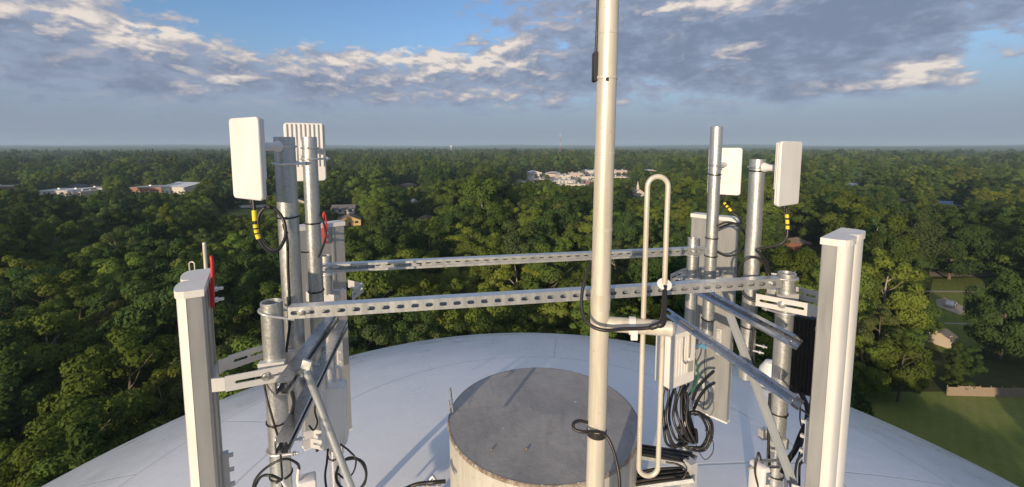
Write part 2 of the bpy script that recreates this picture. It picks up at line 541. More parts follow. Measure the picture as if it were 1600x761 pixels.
M['leaf_dark'] = leaf_mat('dark foliage', (0.047, 0.078, 0.025), (0.086, 0.125, 0.036))
M['leaf_mid'] = leaf_mat('mid foliage', (0.095, 0.138, 0.028), (0.15, 0.191, 0.044))
M['leaf_bright'] = leaf_mat('yellow green foliage', (0.14, 0.184, 0.03), (0.198, 0.229, 0.048))
M['leaf_olive'] = leaf_mat('olive foliage', (0.084, 0.11, 0.037), (0.132, 0.157, 0.055))


def ground_mat(name, stops, s1, s2):
    m, t, b = new_mat(name)
    g = t.n.new('ShaderNodeTexCoord').outputs['Object']
    n1 = t.noise(g, s1, 5, 0.6)
    n2 = t.noise(g, s2, 5, 0.7)
    k = t.math('ADD', t.math('MULTIPLY', n1, 0.6), t.math('MULTIPLY', n2, 0.4))
    t.put(b.inputs['Base Color'], t.ramp(k, stops))
    b.inputs['Roughness'].default_value = 0.95
    b.inputs['Specular IOR Level'].default_value = 0.1
    return m


M['forestfloor'] = ground_mat('forest floor', [(0.3, (0.022, 0.026, 0.010)), (0.5, (0.05, 0.06, 0.02)), (0.7, (0.085, 0.08, 0.04))], 0.012, 0.3)
M['lawn'] = ground_mat('mown grass', [(0.3, (0.11, 0.155, 0.032)), (0.5, (0.165, 0.205, 0.05)), (0.7, (0.23, 0.235, 0.085))], 0.08, 1.2)
def lawn_mat():
    m, t, b = new_mat('mown lawn')
    g = t.n.new('ShaderNodeTexCoord').outputs['Object']
    n1 = t.noise(g, 0.09, 5, 0.65)
    n2 = t.noise(g, 1.6, 5, 0.7)
    n3 = t.noise(g, 0.35, 4, 0.6)
    x, y, z = t.sep(g)
    st = t.math('SINE', t.math('ADD', t.math('MULTIPLY', t.math('ADD', t.math('MULTIPLY', x, 0.75), t.math('MULTIPLY', y, -0.66)), 3.6), t.math('MULTIPLY', n3, 3.0)))
    k = t.math('ADD', t.math('ADD', t.math('MULTIPLY', n1, 0.55), t.math('MULTIPLY', n2, 0.45)), t.math('MULTIPLY', st, 0.025))
    c = t.ramp(k, [(0.3, (0.10, 0.145, 0.030)), (0.5, (0.155, 0.195, 0.048)), (0.7, (0.225, 0.23, 0.085))])
    c = t.mix(t.math('MULTIPLY', t.maprange(n3, 0.62, 0.74), 0.6), c, (0.20, 0.16, 0.09))
    t.put(b.inputs['Base Color'], c)
    b.inputs['Roughness'].default_value = 0.95
    b.inputs['Specular IOR Level'].default_value = 0.1
    return m


M['lawn'] = lawn_mat()
M['field'] = ground_mat('dry field', [(0.3, (0.12, 0.13, 0.035)), (0.7, (0.22, 0.19, 0.09))], 0.03, 0.5)
M['canopy'] = ground_mat('distant canopy', [(0.3, (0.034, 0.055, 0.016)), (0.5, (0.07, 0.10, 0.026)), (0.7, (0.13, 0.15, 0.036))], 0.012, 0.06)


# ------------------------------------------------------------------ mesh helpers
class MB:
    """collects shapes and links them as ONE mesh object"""

    def __init__(self):
        self.v, self.f, self.s = [], [], []

    def add(self, vs, fs, smooth=False):
        o = len(self.v)
        self.v += [tuple(p) for p in vs]
        self.f += [tuple(i + o for i in f) for f in fs]
        self.s += [smooth] * len(fs)

    def box(self, c, size, mat=None, bevel=0.0):
        hx, hy, hz = (s / 2 for s in size)
        if bevel <= 0:
            vs = [Vector((x, y, z)) for z in (-hz, hz) for y in (-hy, hy) for x in (-hx, hx)]
            fs = [(0, 2, 3, 1), (4, 5, 7, 6), (0, 1, 5, 4), (2, 6, 7, 3), (0, 4, 6, 2), (1, 3, 7, 5)]
            sm = False
        else:
            return self.rbox(c, size, bevel, mat)
        m = mat or Matrix.Identity(3)
        c = Vector(c)
        self.add([m @ v + c for v in vs], fs, sm)

    def rbox(self, c, size, r, mat=None, seg=3):
        """box rounded in its local XZ outline and with softened front and back rims"""
        hx, hy, hz = (s / 2 for s in size)
        e = min(r * 0.5, hy * 0.6)
        pts = []
        for cx, cz, a0 in ((hx - r, hz - r, 0), (-hx + r, hz - r, 90), (-hx + r, -hz + r, 180), (hx - r, -hz + r, 270)):
            for k in range(seg + 1):
                a = R(a0 + 90 * k / seg)
                pts.append((cx, cz, math.cos(a), math.sin(a)))
        n = len(pts)
        rings = []
        for y, rr in ((-hy, r - e), (-hy + e * 0.3, r - e * 0.3), (-hy + e, r), (hy - e, r), (hy - e * 0.3, r - e * 0.3), (hy, r - e)):
            rings.append([Vector((px + ca * rr, y, pz + sa * rr)) for px, pz, ca, sa in pts])
        m = mat or Matrix.Identity(3)
        c = Vector(c)
        vs = [m @ v + c for ring in rings for v in ring]
        fs = []
        for i in range(5):
            for k in range(n):
                a, b = i * n + k, i * n + (k + 1) % n
                fs.append((a, b, b + n, a + n))
        self.add(vs, fs, True)
        self.add([m @ v + c for v in rings[0]], [tuple(range(n))], False)
        self.add([m @ v + c for v in rings[5]], [tuple(reversed(range(n)))], False)

    def tube(self, pts, r, seg=8, caps=True, closed=False):
        pts = [Vector(p) for p in pts]
        n = len(pts)
        rs = r if hasattr(r, '__len__') else [r] * n
        up = None
        vs = []
        for i, p in enumerate(pts):
            a = pts[(i - 1) % n] if (closed or i > 0) else p
            b = pts[(i + 1) % n] if (closed or i < n - 1) else p
            t = (b - a).normalized()
            if up is None:
                ref = Vector((0, 0, 1)) if abs(t.z) < 0.9 else Vector((0, 1, 0))
                up = (ref - t * ref.dot(t)).normalized()
            else:
                up = (up - t * up.dot(t))
                up = up.normalized() if up.length > 1e-6 else t.orthogonal().normalized()
            s = t.cross(up)
            for k in range(seg):
                ang = 2 * math.pi * k / seg
                vs.append(p + (up * math.cos(ang) + s * math.sin(ang)) * rs[i])
        fs = []
        for i in range(n if closed else n - 1):
            for k in range(seg):
                a, b = i * seg + k, i * seg + (k + 1) % seg
                c, d = ((i + 1) % n) * seg + (k + 1) % seg, ((i + 1) % n) * seg + k
                fs.append((a, b, c, d))
        self.add(vs, fs, True)
        if caps and not closed:
            self.add(vs[:seg], [tuple(reversed(range(seg)))])
            self.add(vs[-seg:], [tuple(range(seg))])

    def lathe(self, prof, c, seg=24, axis=None):
        """profile [(radius, height)...] turned about z (or axis) at c"""
        c = Vector(c)
        q = Vector((0, 0, 1)).rotation_difference(Vector(axis)).to_matrix() if axis is not None else Matrix.Identity(3)
        vs = [c + q @ Vector((r * math.cos(2 * math.pi * k / seg), r * math.sin(2 * math.pi * k / seg), h)) for r, h in prof for k in range(seg)]
        for i in range(len(prof) - 1):
            fs = []
            for k in range(seg):
                a, b = i * seg + k, i * seg + (k + 1) % seg
                fs.append((a, b, b + seg, a + seg))
            flat = abs(prof[i][1] - prof[i + 1][1]) < 1e-9
            # each band keeps its own vertices: crisp rims
            loc = vs[i * seg:(i + 2) * seg]
            self.add(loc, [tuple(j - i * seg for j in f) for f in fs], not flat)

    def plate(self, outer, holes, t, origin, ux, uz):
        """flat plate of thickness t from a 2-D outline with holes; ux, uz span it"""
        ux, uz = Vector(ux).normalized(), Vector(uz).normalized()
        nn = ux.cross(uz).normalized()
        o = Vector(origin)
        loops = [outer] + list(holes)
        flat = [p for l in loops for p in l]
        tris = tessellate_polygon([[Vector((p[0], p[1], 0)) for p in l] for l in loops])
        n = len(flat)
        vs = [o + ux * p[0] + uz * p[1] + nn * (t / 2) for p in flat] + [o + ux * p[0] + uz * p[1] - nn * (t / 2) for p in flat]
        fs = []
        for a, b, c in tris:
            if (Vector(flat[b]) - Vector(flat[a])).cross(Vector(flat[c]) - Vector(flat[a])) < 0:
                a, c = c, a
            fs.append((a, b, c))
            fs.append((c + n, b + n, a + n))
        self.add(vs, fs)
        k = 0
        for l in loops:
            m = len(l)
            ws = vs[k:k + m] + vs[n + k:n + k + m]
            self.add(ws, [(i, (i + 1) % m, m + (i + 1) % m, m + i) for i in range(m)])
            k += m

    def prism(self, poly, z0, z1, smooth=False):
        n = len(poly)
        vs = [Vector((x, y, z0)) for x, y in poly] + [Vector((x, y, z1)) for x, y in poly]
        self.add(vs, [(i, (i + 1) % n, n + (i + 1) % n, n + i) for i in range(n)], smooth)
        self.add(vs[:n], [tuple(reversed(range(n)))])
        self.add(vs[n:], [tuple(range(n))])

    def build(self, name, mat, parent=None, origin=None):
        me = bpy.data.meshes.new(name)
        o0 = Vector(origin) if origin is not None else Vector((0, 0, 0))
        me.from_pydata([tuple(Vector(v) - o0) for v in self.v], [], self.f)
        me.polygons.foreach_set('use_smooth', self.s)
        me.materials.append(mat)
        me.update()
        o = bpy.data.objects.new(name, me)
        COL.objects.link(o)
        if parent is not None:
            o.parent = parent
            o.location = o0 - parent_world(parent)
        else:
            o.location = o0
        return o


def parent_world(o):
    p = Vector(o.location)
    while o.parent is not None:
        o = o.parent
        p = p + Vector(o.location)
    return p


def tag(o, label=None, cat=None, group=None, kind=None):
    if label:
        o['label'] = label
    if cat:
        o['category'] = cat
    if group:
        o['group'] = group
    if kind:
        o['kind'] = kind
    return o


def thing(name, loc, label, cat, group=None):
    o = bpy.data.objects.new(name, None)
    o.empty_display_size = 0.1
    COL.objects.link(o)
    o.location = loc
    return tag(o, label, cat, group)


def smooth_path(pts, n=8, closed=False):
    """Catmull-Rom through the points"""
    pts = [Vector(p) for p in pts]
    out = []
    m = len(pts)
    for i in range(m if closed else m - 1):
        if closed:
            p0, p1, p2, p3 = pts[(i - 1) % m], pts[i], pts[(i + 1) % m], pts[(i + 2) % m]
        else:
            p1, p2 = pts[i], pts[i + 1]
            p0 = pts[i - 1] if i > 0 else p1 * 2 - p2
            p3 = pts[i + 2] if i + 2 < m else p2 * 2 - p1
        for k in range(n):
            t = k / n
            out.append(0.5 * ((2 * p1) + (p2 - p0) * t + (2 * p0 - 5 * p1 + 4 * p2 - p3) * t * t + (3 * p1 - p0 - 3 * p2 + p3) * t ** 3))
    if not closed:
        out.append(pts[-1])
    return out


def slot(cx, cz, L, h, n=5):
    r = h / 2
    p = []
    for k in range(n + 1):
        a = R(-90 + 180 * k / n)
        p.append((cx + L / 2 - r + r * math.cos(a), cz + r * math.sin(a)))
    for k in range(n + 1):
        a = R(90 + 180 * k / n)
        p.append((cx - L / 2 + r + r * math.cos(a), cz + r * math.sin(a)))
    return p


def dome_z(x, y):
    d2 = (x - TANK_C.x) ** 2 + (y - TANK_C.y) ** 2
    return TANK_C.z + math.sqrt(max(0.01, TANK_R ** 2 - d2))


def dome_hit(px, py, up=0.0):
    r = ray(px, py).normalized()
    oc = EYE - TANK_C
    b = oc.dot(r)
    c = oc.length_squared - (TANK_R + up) ** 2
    q = b * b - c
    return None if q < 0 else EYE + r * (-b - math.sqrt(q))


# ================================================================== the water tank
tank = thing('water_tank', (TANK_C.x, TANK_C.y, 0), 'huge white painted water tank whose domed roof carries all the antennas', 'water tank')
mb = MB()
prof = [(TANK_R * math.sin(R(a)), TANK_R * math.cos(R(a))) for a in ([0.02] + list(np.arange(1.5, 90, 1.5)) + list(range(90, 156, 5)))]
c0 = Vector((TANK_C.x, TANK_C.y, TANK_C.z))
vs, fs, S = [], [], 128
for i, (r_, h_) in enumerate(prof):
    for k in range(S):
        vs.append(c0 + Vector((r_ * math.cos(2 * math.pi * k / S), r_ * math.sin(2 * math.pi * k / S), h_)))
for i in range(len(prof) - 1):
    for k in range(S):
        a, b = i * S + k, i * S + (k + 1) % S
        fs.append((a, a + S, b + S, b))
mb.add(vs, fs, True)
bowl = mb.build('bowl', M['tank'], tank, origin=c0)
mb = MB()
zb = TANK_C.z + prof[-1][1]
mb.lathe([(prof[-1][0], zb), (3.0, zb - 4), (2.7, zb - 7), (2.7, 5), (4.4, 1.0), (4.4, 0.0)], (TANK_C.x, TANK_C.y, 0), 48)
mb.build('pedestal', M['tank'], tank, origin=(TANK_C.x, TANK_C.y, 0))

# the round access drum on the crown, part of the tank
DR, DZ = 0.56, 45 - 1.60
drum = thing('access_drum', (TANK_C.x, TANK_C.y, DZ - 0.46), 'round grey access drum with a stained flat lid on the dome centre', 'hatch drum')
zl = DZ - 0.55
mb = MB()
mb.lathe([(DR - 0.004, zl), (DR - 0.004, DZ - 0.012)], (TANK_C.x, TANK_C.y, 0), 96)
mb.build('drum_wall', M['drumside'], drum, origin=(TANK_C.x, TANK_C.y, DZ))
mb = MB()
mb.lathe([(DR - 0.02, DZ - 0.014), (DR, DZ - 0.014), (DR + 0.001, DZ - 0.004), (DR - 0.003, DZ), (0.001, DZ + 0.004)], (TANK_C.x, TANK_C.y, 0), 96)
mb.build('lid', M['lid'], drum, origin=(TANK_C.x, TANK_C.y, DZ))
def rim_mat():
    m, t, b = new_mat('rusty rim')
    g = t.n.new('ShaderNodeTexCoord').outputs['Object']
    n1 = t.noise(g, 22, 5, 0.7)
    n2 = t.noise(g, 55, 4, 0.7)
    c = t.mix(t.maprange(n1, 0.35, 0.65), (0.16, 0.115, 0.085), (0.34, 0.30, 0.25))
    c = t.mix(t.maprange(n2, 0.58, 0.66), c, (0.72, 0.68, 0.58))
    t.put(b.inputs['Base Color'], c)
    b.inputs['Roughness'].default_value = 0.7
    return m


M['rim'] = rim_mat()
mb = MB()
mb.lathe([(DR - 0.004, DZ - 0.020), (DR + 0.0045, DZ - 0.018), (DR + 0.006, DZ - 0.010), (DR + 0.004, DZ - 0.003), (DR - 0.002, DZ + 0.0015)], (TANK_C.x, TANK_C.y, 0), 96)
mb.build('rim_weld', M['rim'], drum, origin=(TANK_C.x, TANK_C.y, DZ))
for (qx, qy) in ((823, 702), (768, 703)):
    p = atz(qx, qy, DZ + 0.006)
    mb = MB()
    mb.lathe([(0.001, 0.008), (0.004, 0.0075), (0.006, 0.004), (0.008, 0.0)], p, 8)
    mb.build('lid_stud', M['roofbrown'], drum, origin=p)
for (x0, y0, x1, y1) in ((707.5, 643, 703.5, 606), (703, 645, 701.5, 626)):
    a = at(x0, y0, 2.42)
    b = at(x1, y1, 2.42)
    mb = MB()
    mb.tube([a, a.lerp(b, 0.5), b], 0.0055, 8)
    mb.build('threaded_rod', M['steel'], drum, origin=a)
p = at(989, 722, 2.5)
mb = MB()
mb.box(p, (0.02, 0.03, 0.05), Matrix.Rotation(0.4, 3, 'Z'))
mb.build('hasp', M['steel'], drum, origin=p)

# small white vent hood further down the dome (seen beside the right short pipe)
p = dome_hit(1203, 607)
mb = MB()
hh = (at(1203, 560, (p - EYE).length * 0.72) - p).z
fd = project(p)[2]
hh = fd * 46 / FPX
rr = fd * 20 / FPX
mb.lathe([(rr, -0.3), (rr, hh * 0.35), (rr * 0.8, hh * 0.7), (rr * 0.45, hh * 0.95), (0.001, hh)], p, 24)
tag(mb.build('vent_hood', M['white'], None, origin=p), 'small white rounded vent hood on the dome behind the right pipes', 'vent')

# ================================================================== galvanized pipes
G_PIPES = 'galvanized pipes of the antenna mount'


def pipe(px, py, d, r, zb, label, ties=(), ubolts=(), sleeve=None):
    top = at(px, py, d)
    zb = dome_z(top.x, top.y) - 0.02 if zb is None else EYE.z + zb
    root = thing('galvanized_pipe', (top.x, top.y, zb), label, 'pipe', G_PIPES)
    h = top.z - zb
    mb = MB()
    mb.lathe([(r, 0), (r, h - 0.001), (r - 0.001, h), (r - 0.0045, h), (r - 0.005, h - 0.001), (r - 0.005, h - 0.13), (0.001, h - 0.13)], (top.x, top.y, zb), 32)
    mb.build('pipe_tube', M['galv'], root, origin=(top.x, top.y, zb))
    for z in ties:
        mb = MB()
        a0 = random.uniform(0, 0.006)
        mb.tube([Vector((top.x + (r + 0.002) * math.cos(k * math.pi / 10), top.y + (r + 0.002) * math.sin(k * math.pi / 10), EYE.z + z + a0 * math.sin(k * math.pi / 10))) for k in range(20)], 0.0032, 6, closed=True)
        mb.box((top.x + 0.2 * r, top.y - r - 0.005, EYE.z + z), (0.008, 0.008, 0.008))
        mb.build('cable_tie', M['rubber'], root, origin=(top.x, top.y, EYE.z + z))
    for z, a, tilt in ubolts:      # U-bolt round the pipe, its two legs pointing along angle a
        ca, sa = math.cos(a), math.sin(a)
        pts = []
        rr = r + 0.005
        for q in (0.075, 0.05, 0.02):
            pts.append((q, rr))
        for k in range(13):
            b = R(90 + 180 * k / 12)
            pts.append((rr * math.cos(b), rr * math.sin(b)))
        for q in (0.02, 0.05, 0.075):
            pts.append((q, -rr))
        mb = MB()
        mb.tube([Vector((top.x + u * ca - v * sa, top.y + u * sa + v * ca, EYE.z + z - tilt * u)) for u, v in pts], 0.0045, 8)
        for v in (rr, -rr):
            mb.lathe([(0.001, 0), (0.0085, 0), (0.0085, 0.008), (0.001, 0.008)], Vector((top.x + 0.056 * ca - v * sa, top.y + 0.056 * sa + v * ca, EYE.z + z)), 6, axis=(ca, sa, 0))
        mb.build('u_bolt', M['strut'], root, origin=(top.x, top.y, EYE.z + z))
    return root, top


PL1 = pipe(424, 471, 1.56, 0.0355, None, 'short open-topped pipe holding the left foreground sector antenna', (-0.99, -1.20), ((-0.585, 0.35, 0.3), (-1.10, 0.2, 0.0)))[1]
PL2 = pipe(444, 214, 1.63, 0.0362, -1.06, 'thick tall pipe with black cable loop, leftmost of the tall pipes', (-0.262,), ((-0.065, 0.9, 0.0), (-0.87, 0.1, 0.0)))[1]
PL3 = pipe(483, 214, 1.90, 0.0305, -1.10, 'slender tall pipe in front of the finned white left radio', (-0.335, -0.64), ((-0.055, 1.2, 0.0),))[1]
PL4 = pipe(509, 399, 2.29, 0.0272, None, 'short pipe at the left end of the rear slotted strut', (-1.5, -1.68), ((-0.66, 1.2, 0.0), (-1.42, 1.3, 0.0)))[1]
PR1 = pipe(1230, 426, 1.89, 0.0350, None, 'short open-topped pipe holding the right foreground sector antenna', (-1.06, -1.17, -1.46), ((-0.56, 2.8, 0.0), (-0.71, 2.2, 0.0)))[1]
PR2 = pipe(1184, 249, 1.97, 0.0325, -1.08, 'tall pipe with black cable loops, rightmost of the tall pipes', (-0.11, -0.60, -0.83), ((-0.925, -0.7, 0.0),))[1]
PR3 = pipe(1120, 198, 2.36, 0.0308, -1.05, 'tallest pipe with dark bands, in front of the rear right sector antenna', (-0.15, -0.50, -0.60, -0.96), ((-0.76, 2.5, 0.0),))[1]
PR4 = pipe(1083, 372, 2.60, 0.0300, None, 'short pipe at the right end of the rear slotted strut', (-1.32,), ((-0.64, 1.9, 0.0), (-0.80, 2.0, 0.0)))[1]

# ================================================================== struts
G_STRUT = 'struts tying the antenna mount together'
SW, ST, SLIP = 0.0413, 0.0027, 0.009


def strut(a, b, open_dir, label, slots=True, mat='strut'):
    """C-channel strut from a to b; its open mouth looks along open_dir; the web behind it has punched slots"""
    a, b = Vector(a), Vector(b)
    L = (b - a).length
    ux = (b - a).normalized()
    od = Vector(open_dir)
    od = (od - ux * od.dot(ux)).normalized()
    uz = ux.cross(od).normalized()
    if uz.z < 0:
        uz = -uz
    root = thing('channel_strut', a, label, 'strut', G_STRUT)
    mb = MB()
    web = a - od * (SW / 2 - ST / 2)
    holes = []
    if slots:
        x = 0.022
        while x < L - 0.02:
            holes.append(slot(x, 0, 0.0286, 0.0148))
            x += 0.0508
    mb.plate([(0, -SW / 2), (L, -SW / 2), (L, SW / 2), (0, SW / 2)], holes, ST, web, ux, uz)
    for s in (1, -1):
        c = a + ux * (L / 2) + uz * (s * (SW / 2 - ST / 2)) + od * ST / 2
        m = Matrix((ux, od, uz)).transposed()
        mb.box(c, (L, SW - ST - 0.0002, ST), m)
        lip = a + ux * (L / 2) + uz * (s * (SW / 2 - ST - SLIP / 2)) + od * (SW / 2 - ST / 2 - 0.0003)
        mb.box(lip, (L, ST, SLIP), m)
    mb.build('channel', M[mat], root, origin=a)
    for e in (0.045, L - 0.045):
        mb = MB()
        c = a + ux * e - od * (SW / 2)
        mb.lathe([(0.001, 0.011), (0.009, 0.010), (0.0105, 0.0), (0.0105, -0.004)], c, 6, axis=tuple(-od))
        mb.build('hex_bolt', M['steel'], root, origin=c)
    return root


zn = EYE.z - 0.575
a = at(453, 489, 1.545)
b = at(1216, 438, 1.885)
a.z = b.z = zn
nd = (b - a).normalized()
inward = Vector((-nd.y, nd.x, 0))
strut(a, b, inward, 'front slotted strut crossing behind the pale mast')
a = at(500, 421, 2.195)
b = at(1106, 388, 2.575)
a.z = b.z = EYE.z - 0.603
strut(a, b, -inward, 'rear slotted strut with its open channel facing the lens')


def zstrut(pa, pb, z, od, label):
    strut(atz(*pa, EYE.z + z), atz(*pb, EYE.z + z), od, label, pa[0] < 800, 'strut_dark')


zstrut((440, 607), (522, 493), -0.75, (1, 0.1, 0), 'upper dark strut on the left, ending behind the slotted bracket arm')
zstrut((440, 700), (537, 506), -0.92, (1, 0.1, 0), 'lower dark strut on the left, its cut end in front of the pipe')
zstrut((1244, 535), (1084, 450), -0.69, (-0.75, -0.2, 0.62), 'upper strut on the right, bolted across the short pipe')
zstrut((1246, 630), (1044, 489), -0.905, (-0.75, -0.2, 0.62), 'lower strut on the right, starting behind the mast boom')

root = thing('diagonal_brace', at(478, 577, 1.47), 'round conduit brace slanting down in front of the left struts', 'brace')
mb = MB()
mb.tube([at(478, 577, 1.47), at(514, 670, 1.53), at(566, 806, 1.62)], 0.0125, 14)
mb.build('conduit', M['strut'], root, origin=at(478, 577, 1.47))
mb = MB()
mb.box(at(478, 574, 1.47), (0.03, 0.01, 0.05), Matrix.Rotation(0.3, 3, 'Y'))
mb.build('flattened_end', M['strut'], root, origin=at(478, 574, 1.47))
root = thing('diagonal_brace', at(1136, 488, 1.93), 'flat steel brace slanting down across the right struts', 'brace')
a, b = at(1136, 488, 1.93), at(1256, 810, 1.68)
u = (b - a).normalized()
side = u.cross(Vector((-0.35, 0.94, 0))).normalized()
nn = u.cross(side)
m3 = Matrix((side, nn, u)).transposed()
mb = MB()
mb.box((a + b) / 2, (0.022, 0.0035, (b - a).length), m3)
mb.box((a + b) / 2 + side * 0.0092 + nn * 0.0125, (0.0035, 0.0212, (b - a).length), m3)
mb.build('angle_bar', M['primed'], root, origin=a)

# ================================================================== sector antennas
AW, AD, AH = 0.283, 0.078, 1.32
G_SECT = 'sector antennas of the antenna mount'


def radome_outline(k=1.0, off=0.0):
    hw = AW / 2 + off
    pts = []
    for cx in (-1, 1):
        for t in range(9):
            a = R(180 - 180 * t / 8)
            pts.append((cx * hw / 2 + (hw / 2) * 0.98 * math.cos(a), 0.046 + (AD - 0.046) * math.sin(a) ** 0.6 + off))
    # order: right back corner to left back corner
    return [(-hw, 0.046)] + pts[0:9] + pts[9:18] + [(hw, 0.046)]


def sector(loc, boresight, label, strap=True, arms=None):
    bx, by = boresight
    ang = math.atan2(by, bx) - math.pi / 2      # local +y -> boresight
    root = thing('sector_antenna', (0, 0, 0), label, 'sector antenna', G_SECT)
    root.location = loc                        # top of the back, at its middle
    root.rotation_euler = (0, 0, ang)
    hw = AW / 2

    def part(mb, name, mat, parent=root):
        me = mb.build(name, mat, None)
        me.parent = parent
        return me
    mb = MB()
    mb.prism([(-hw + 0.003, 0.0), (hw - 0.003, 0.0), (hw - 0.001, 0.003), (hw - 0.001, 0.045), (-hw + 0.001, 0.045), (-hw + 0.001, 0.003)], -AH, -0.024)
    mb.box((hw * 0.48, -0.0015, -AH / 2), (0.012, 0.006, AH * 0.96))
    mb.box((-hw * 0.48, -0.0015, -AH / 2), (0.012, 0.006, AH * 0.96))
    bp = part(mb, 'back_shell', M['alu'])
    mb = MB()
    o = radome_outline()
    mb.prism(list(reversed(o)), -AH + 0.004, -0.024, True)
    part(mb, 'radome', M['radome'])
    mb = MB()
    o = [(-hw - 0.004, -0.004)] + [(x * 1.03, y + 0.004) for x, y in radome_outline()] + [(hw + 0.004, -0.004)]
    mb.prism(list(reversed(o)), -0.0235, 0.0)
    part(mb, 'top_cap', M['radome'])
    mb = MB()
    mb.prism(list(reversed(o)), -AH - 0.012, -AH - 0.0005)
    part(mb, 'bottom_cap', M['radome'])
    for z in (-0.37, -AH + 0.19):
        mb = MB()
        mb.box((0, -0.006, z), (0.11, 0.012, 0.05))
        for x in (-0.04, 0.04):
            mb.lathe([(0.001, 0.012), (0.008, 0.011), (0.009, 0.0)], (x, -0.012, z), 6, axis=(0, -1, 0))
        part(mb, 'mount_plate', M['bracket'])
    for q in (-0.07, 0.02):
        mb = MB()
        mb.lathe([(0.012, 0), (0.012, 0.02), (0.009, 0.02), (0.009, 0.05), (0.001, 0.05)], (q, 0.022, -AH - 0.012), 12, axis=(0, 0, -1))
        part(mb, 'coax_port', M['blackbox'])
    mb = MB()
    mb.box((hw * 0.55, -0.012, -0.80), (0.03, 0.02, 0.17))
    for z in (-0.73, -0.79, -0.85):
        mb.box((hw * 0.55, -0.028, z), (0.012, 0.02, 0.012))
    part(mb, 'tilt_scale', M['bracket'])
    if strap:
        mb = MB()
        pts = smooth_path([(0.03, -0.012, -0.10), (0.028, -0.016, 0.0), (0.024, -0.018, 0.05), (0.018, -0.016, 0.07), (0.012, -0.018, 0.05), (0.012, -0.016, 0.0), (0.014, -0.012, -0.10)], 5)
        mb.tube(pts, 0.0052, 8)
        mb.box((0.021, -0.010, -0.07), (0.026, 0.012, 0.085))
        st = part(mb, 'lifting_strap', M['red'])
        for z in (-0.05, -0.09):
            mb = MB()
            mb.lathe([(0.001, 0.03), (0.006, 0.03), (0.006, 0.012), (0.010, 0.012), (0.010, 0.0)], (0.022, -0.016, z), 8, axis=(0, -1, 0))
            part(mb, 'strap_bolt', M['steel'], st)
    return root


def curved_arm(pts, h, label_name, parent, slots2, mat=None):
    """bracket arm bent along plan points, height h, punched with slots: pts are (x, y), z centre given"""
    mb = MB()
    for (a, b, s) in slots2:
        a, b = Vector(a), Vector(b)
        L = (b - a).length
        ux = (b - a).normalized()
        mb.plate([(0, -h / 2), (L, -h / 2), (L, h / 2), (0, h / 2)], [slot(x, 0.0, l, 0.011) for x, l in s], 0.005, a, ux, (0, 0, 1))
    o = mb.build(label_name, mat or M['bracket'], None)
    return o


SL = sector((-1.079, 1.521, EYE.z - 0.463), (-0.865, -0.50), 'left foreground sector antenna seen from behind, white cap and red strap')
SR = sector((1.20, 1.628, EYE.z - 0.321), (0.664, -0.747), 'right foreground sector antenna showing its double bulged white front', strap=False)
SBL = sector((-1.112, 2.53, EYE.z - 0.452), (-0.70, 0.714), 'rear left sector antenna behind the tall pipes, grey back')
SBR = sector((1.277, 2.77, EYE.z - 0.440), (0.72, 0.694), 'rear right sector antenna, grey back plate below the finned radio')


def arm_set(label, front, rear, z, hx, joint):
    """the slotted steering bracket between a sector antenna and its pipe: front arm, rear arm, pivot bolt"""
    p = Vector((*joint, EYE.z + z))
    root = thing('steering_bracket', p, label, 'bracket', 'slotted steering brackets of the sector antennas')
    for nm, seg in (('front_arm', front), ('rear_arm', rear)):
        mb = MB()
        h = 0.052
        for i in range(len(seg) - 1):
            a, b = Vector((*seg[i], EYE.z + z)), Vector((*seg[i + 1], EYE.z + z))
            ux = (b - a)
            L = ux.length
            last = i == len(seg) - 2
            holes = [slot(L * 0.30, 0.0, L * 0.36, 0.011), slot(L * 0.74, 0.0, L * 0.38, 0.011)] if last else []
            hh = h if last else h * 0.86
            mb.plate([(0, -hh / 2), (L, -hh / 2), (L, hh / 2), (0, hh / 2)], holes, 0.0045, a, ux, (0, 0, 1))
        mb.build(nm, M['bracket'], root, origin=(*seg[0], EYE.z + z))
    mb = MB()
    a, b = Vector((*front[-2], EYE.z + z)), Vector((*front[-1], EYE.z + z))
    c = a.lerp(b, 0.52)
    nrm = Vector(((b - a).y, -(b - a).x, 0)).normalized()
    if nrm.dot(EYE - c) < 0:
        nrm = -nrm
    mb.lathe([(0.001, 0.016), (0.010, 0.015), (0.011, 0.004), (0.016, 0.004), (0.016, -0.002)], c, 8, axis=tuple(nrm))
    mb.tube([c - nrm * 0.16, c], 0.006, 8)
    mb.build('pivot_bolt', M['steel'], root, origin=c)
    for dy in (0, 0.075):
        mb = MB()
        mb.box(p + Vector((0, dy, 0)), (0.085, 0.025, 0.045), Matrix.Rotation(0.2, 3, 'Z'))
        mb.build('pipe_clamp', M['bracket'], root, origin=p + Vector((0, dy, 0)))
    return root


def xy(px, py, z):
    p = atz(px, py, EYE.z + z)
    return (p.x, p.y)


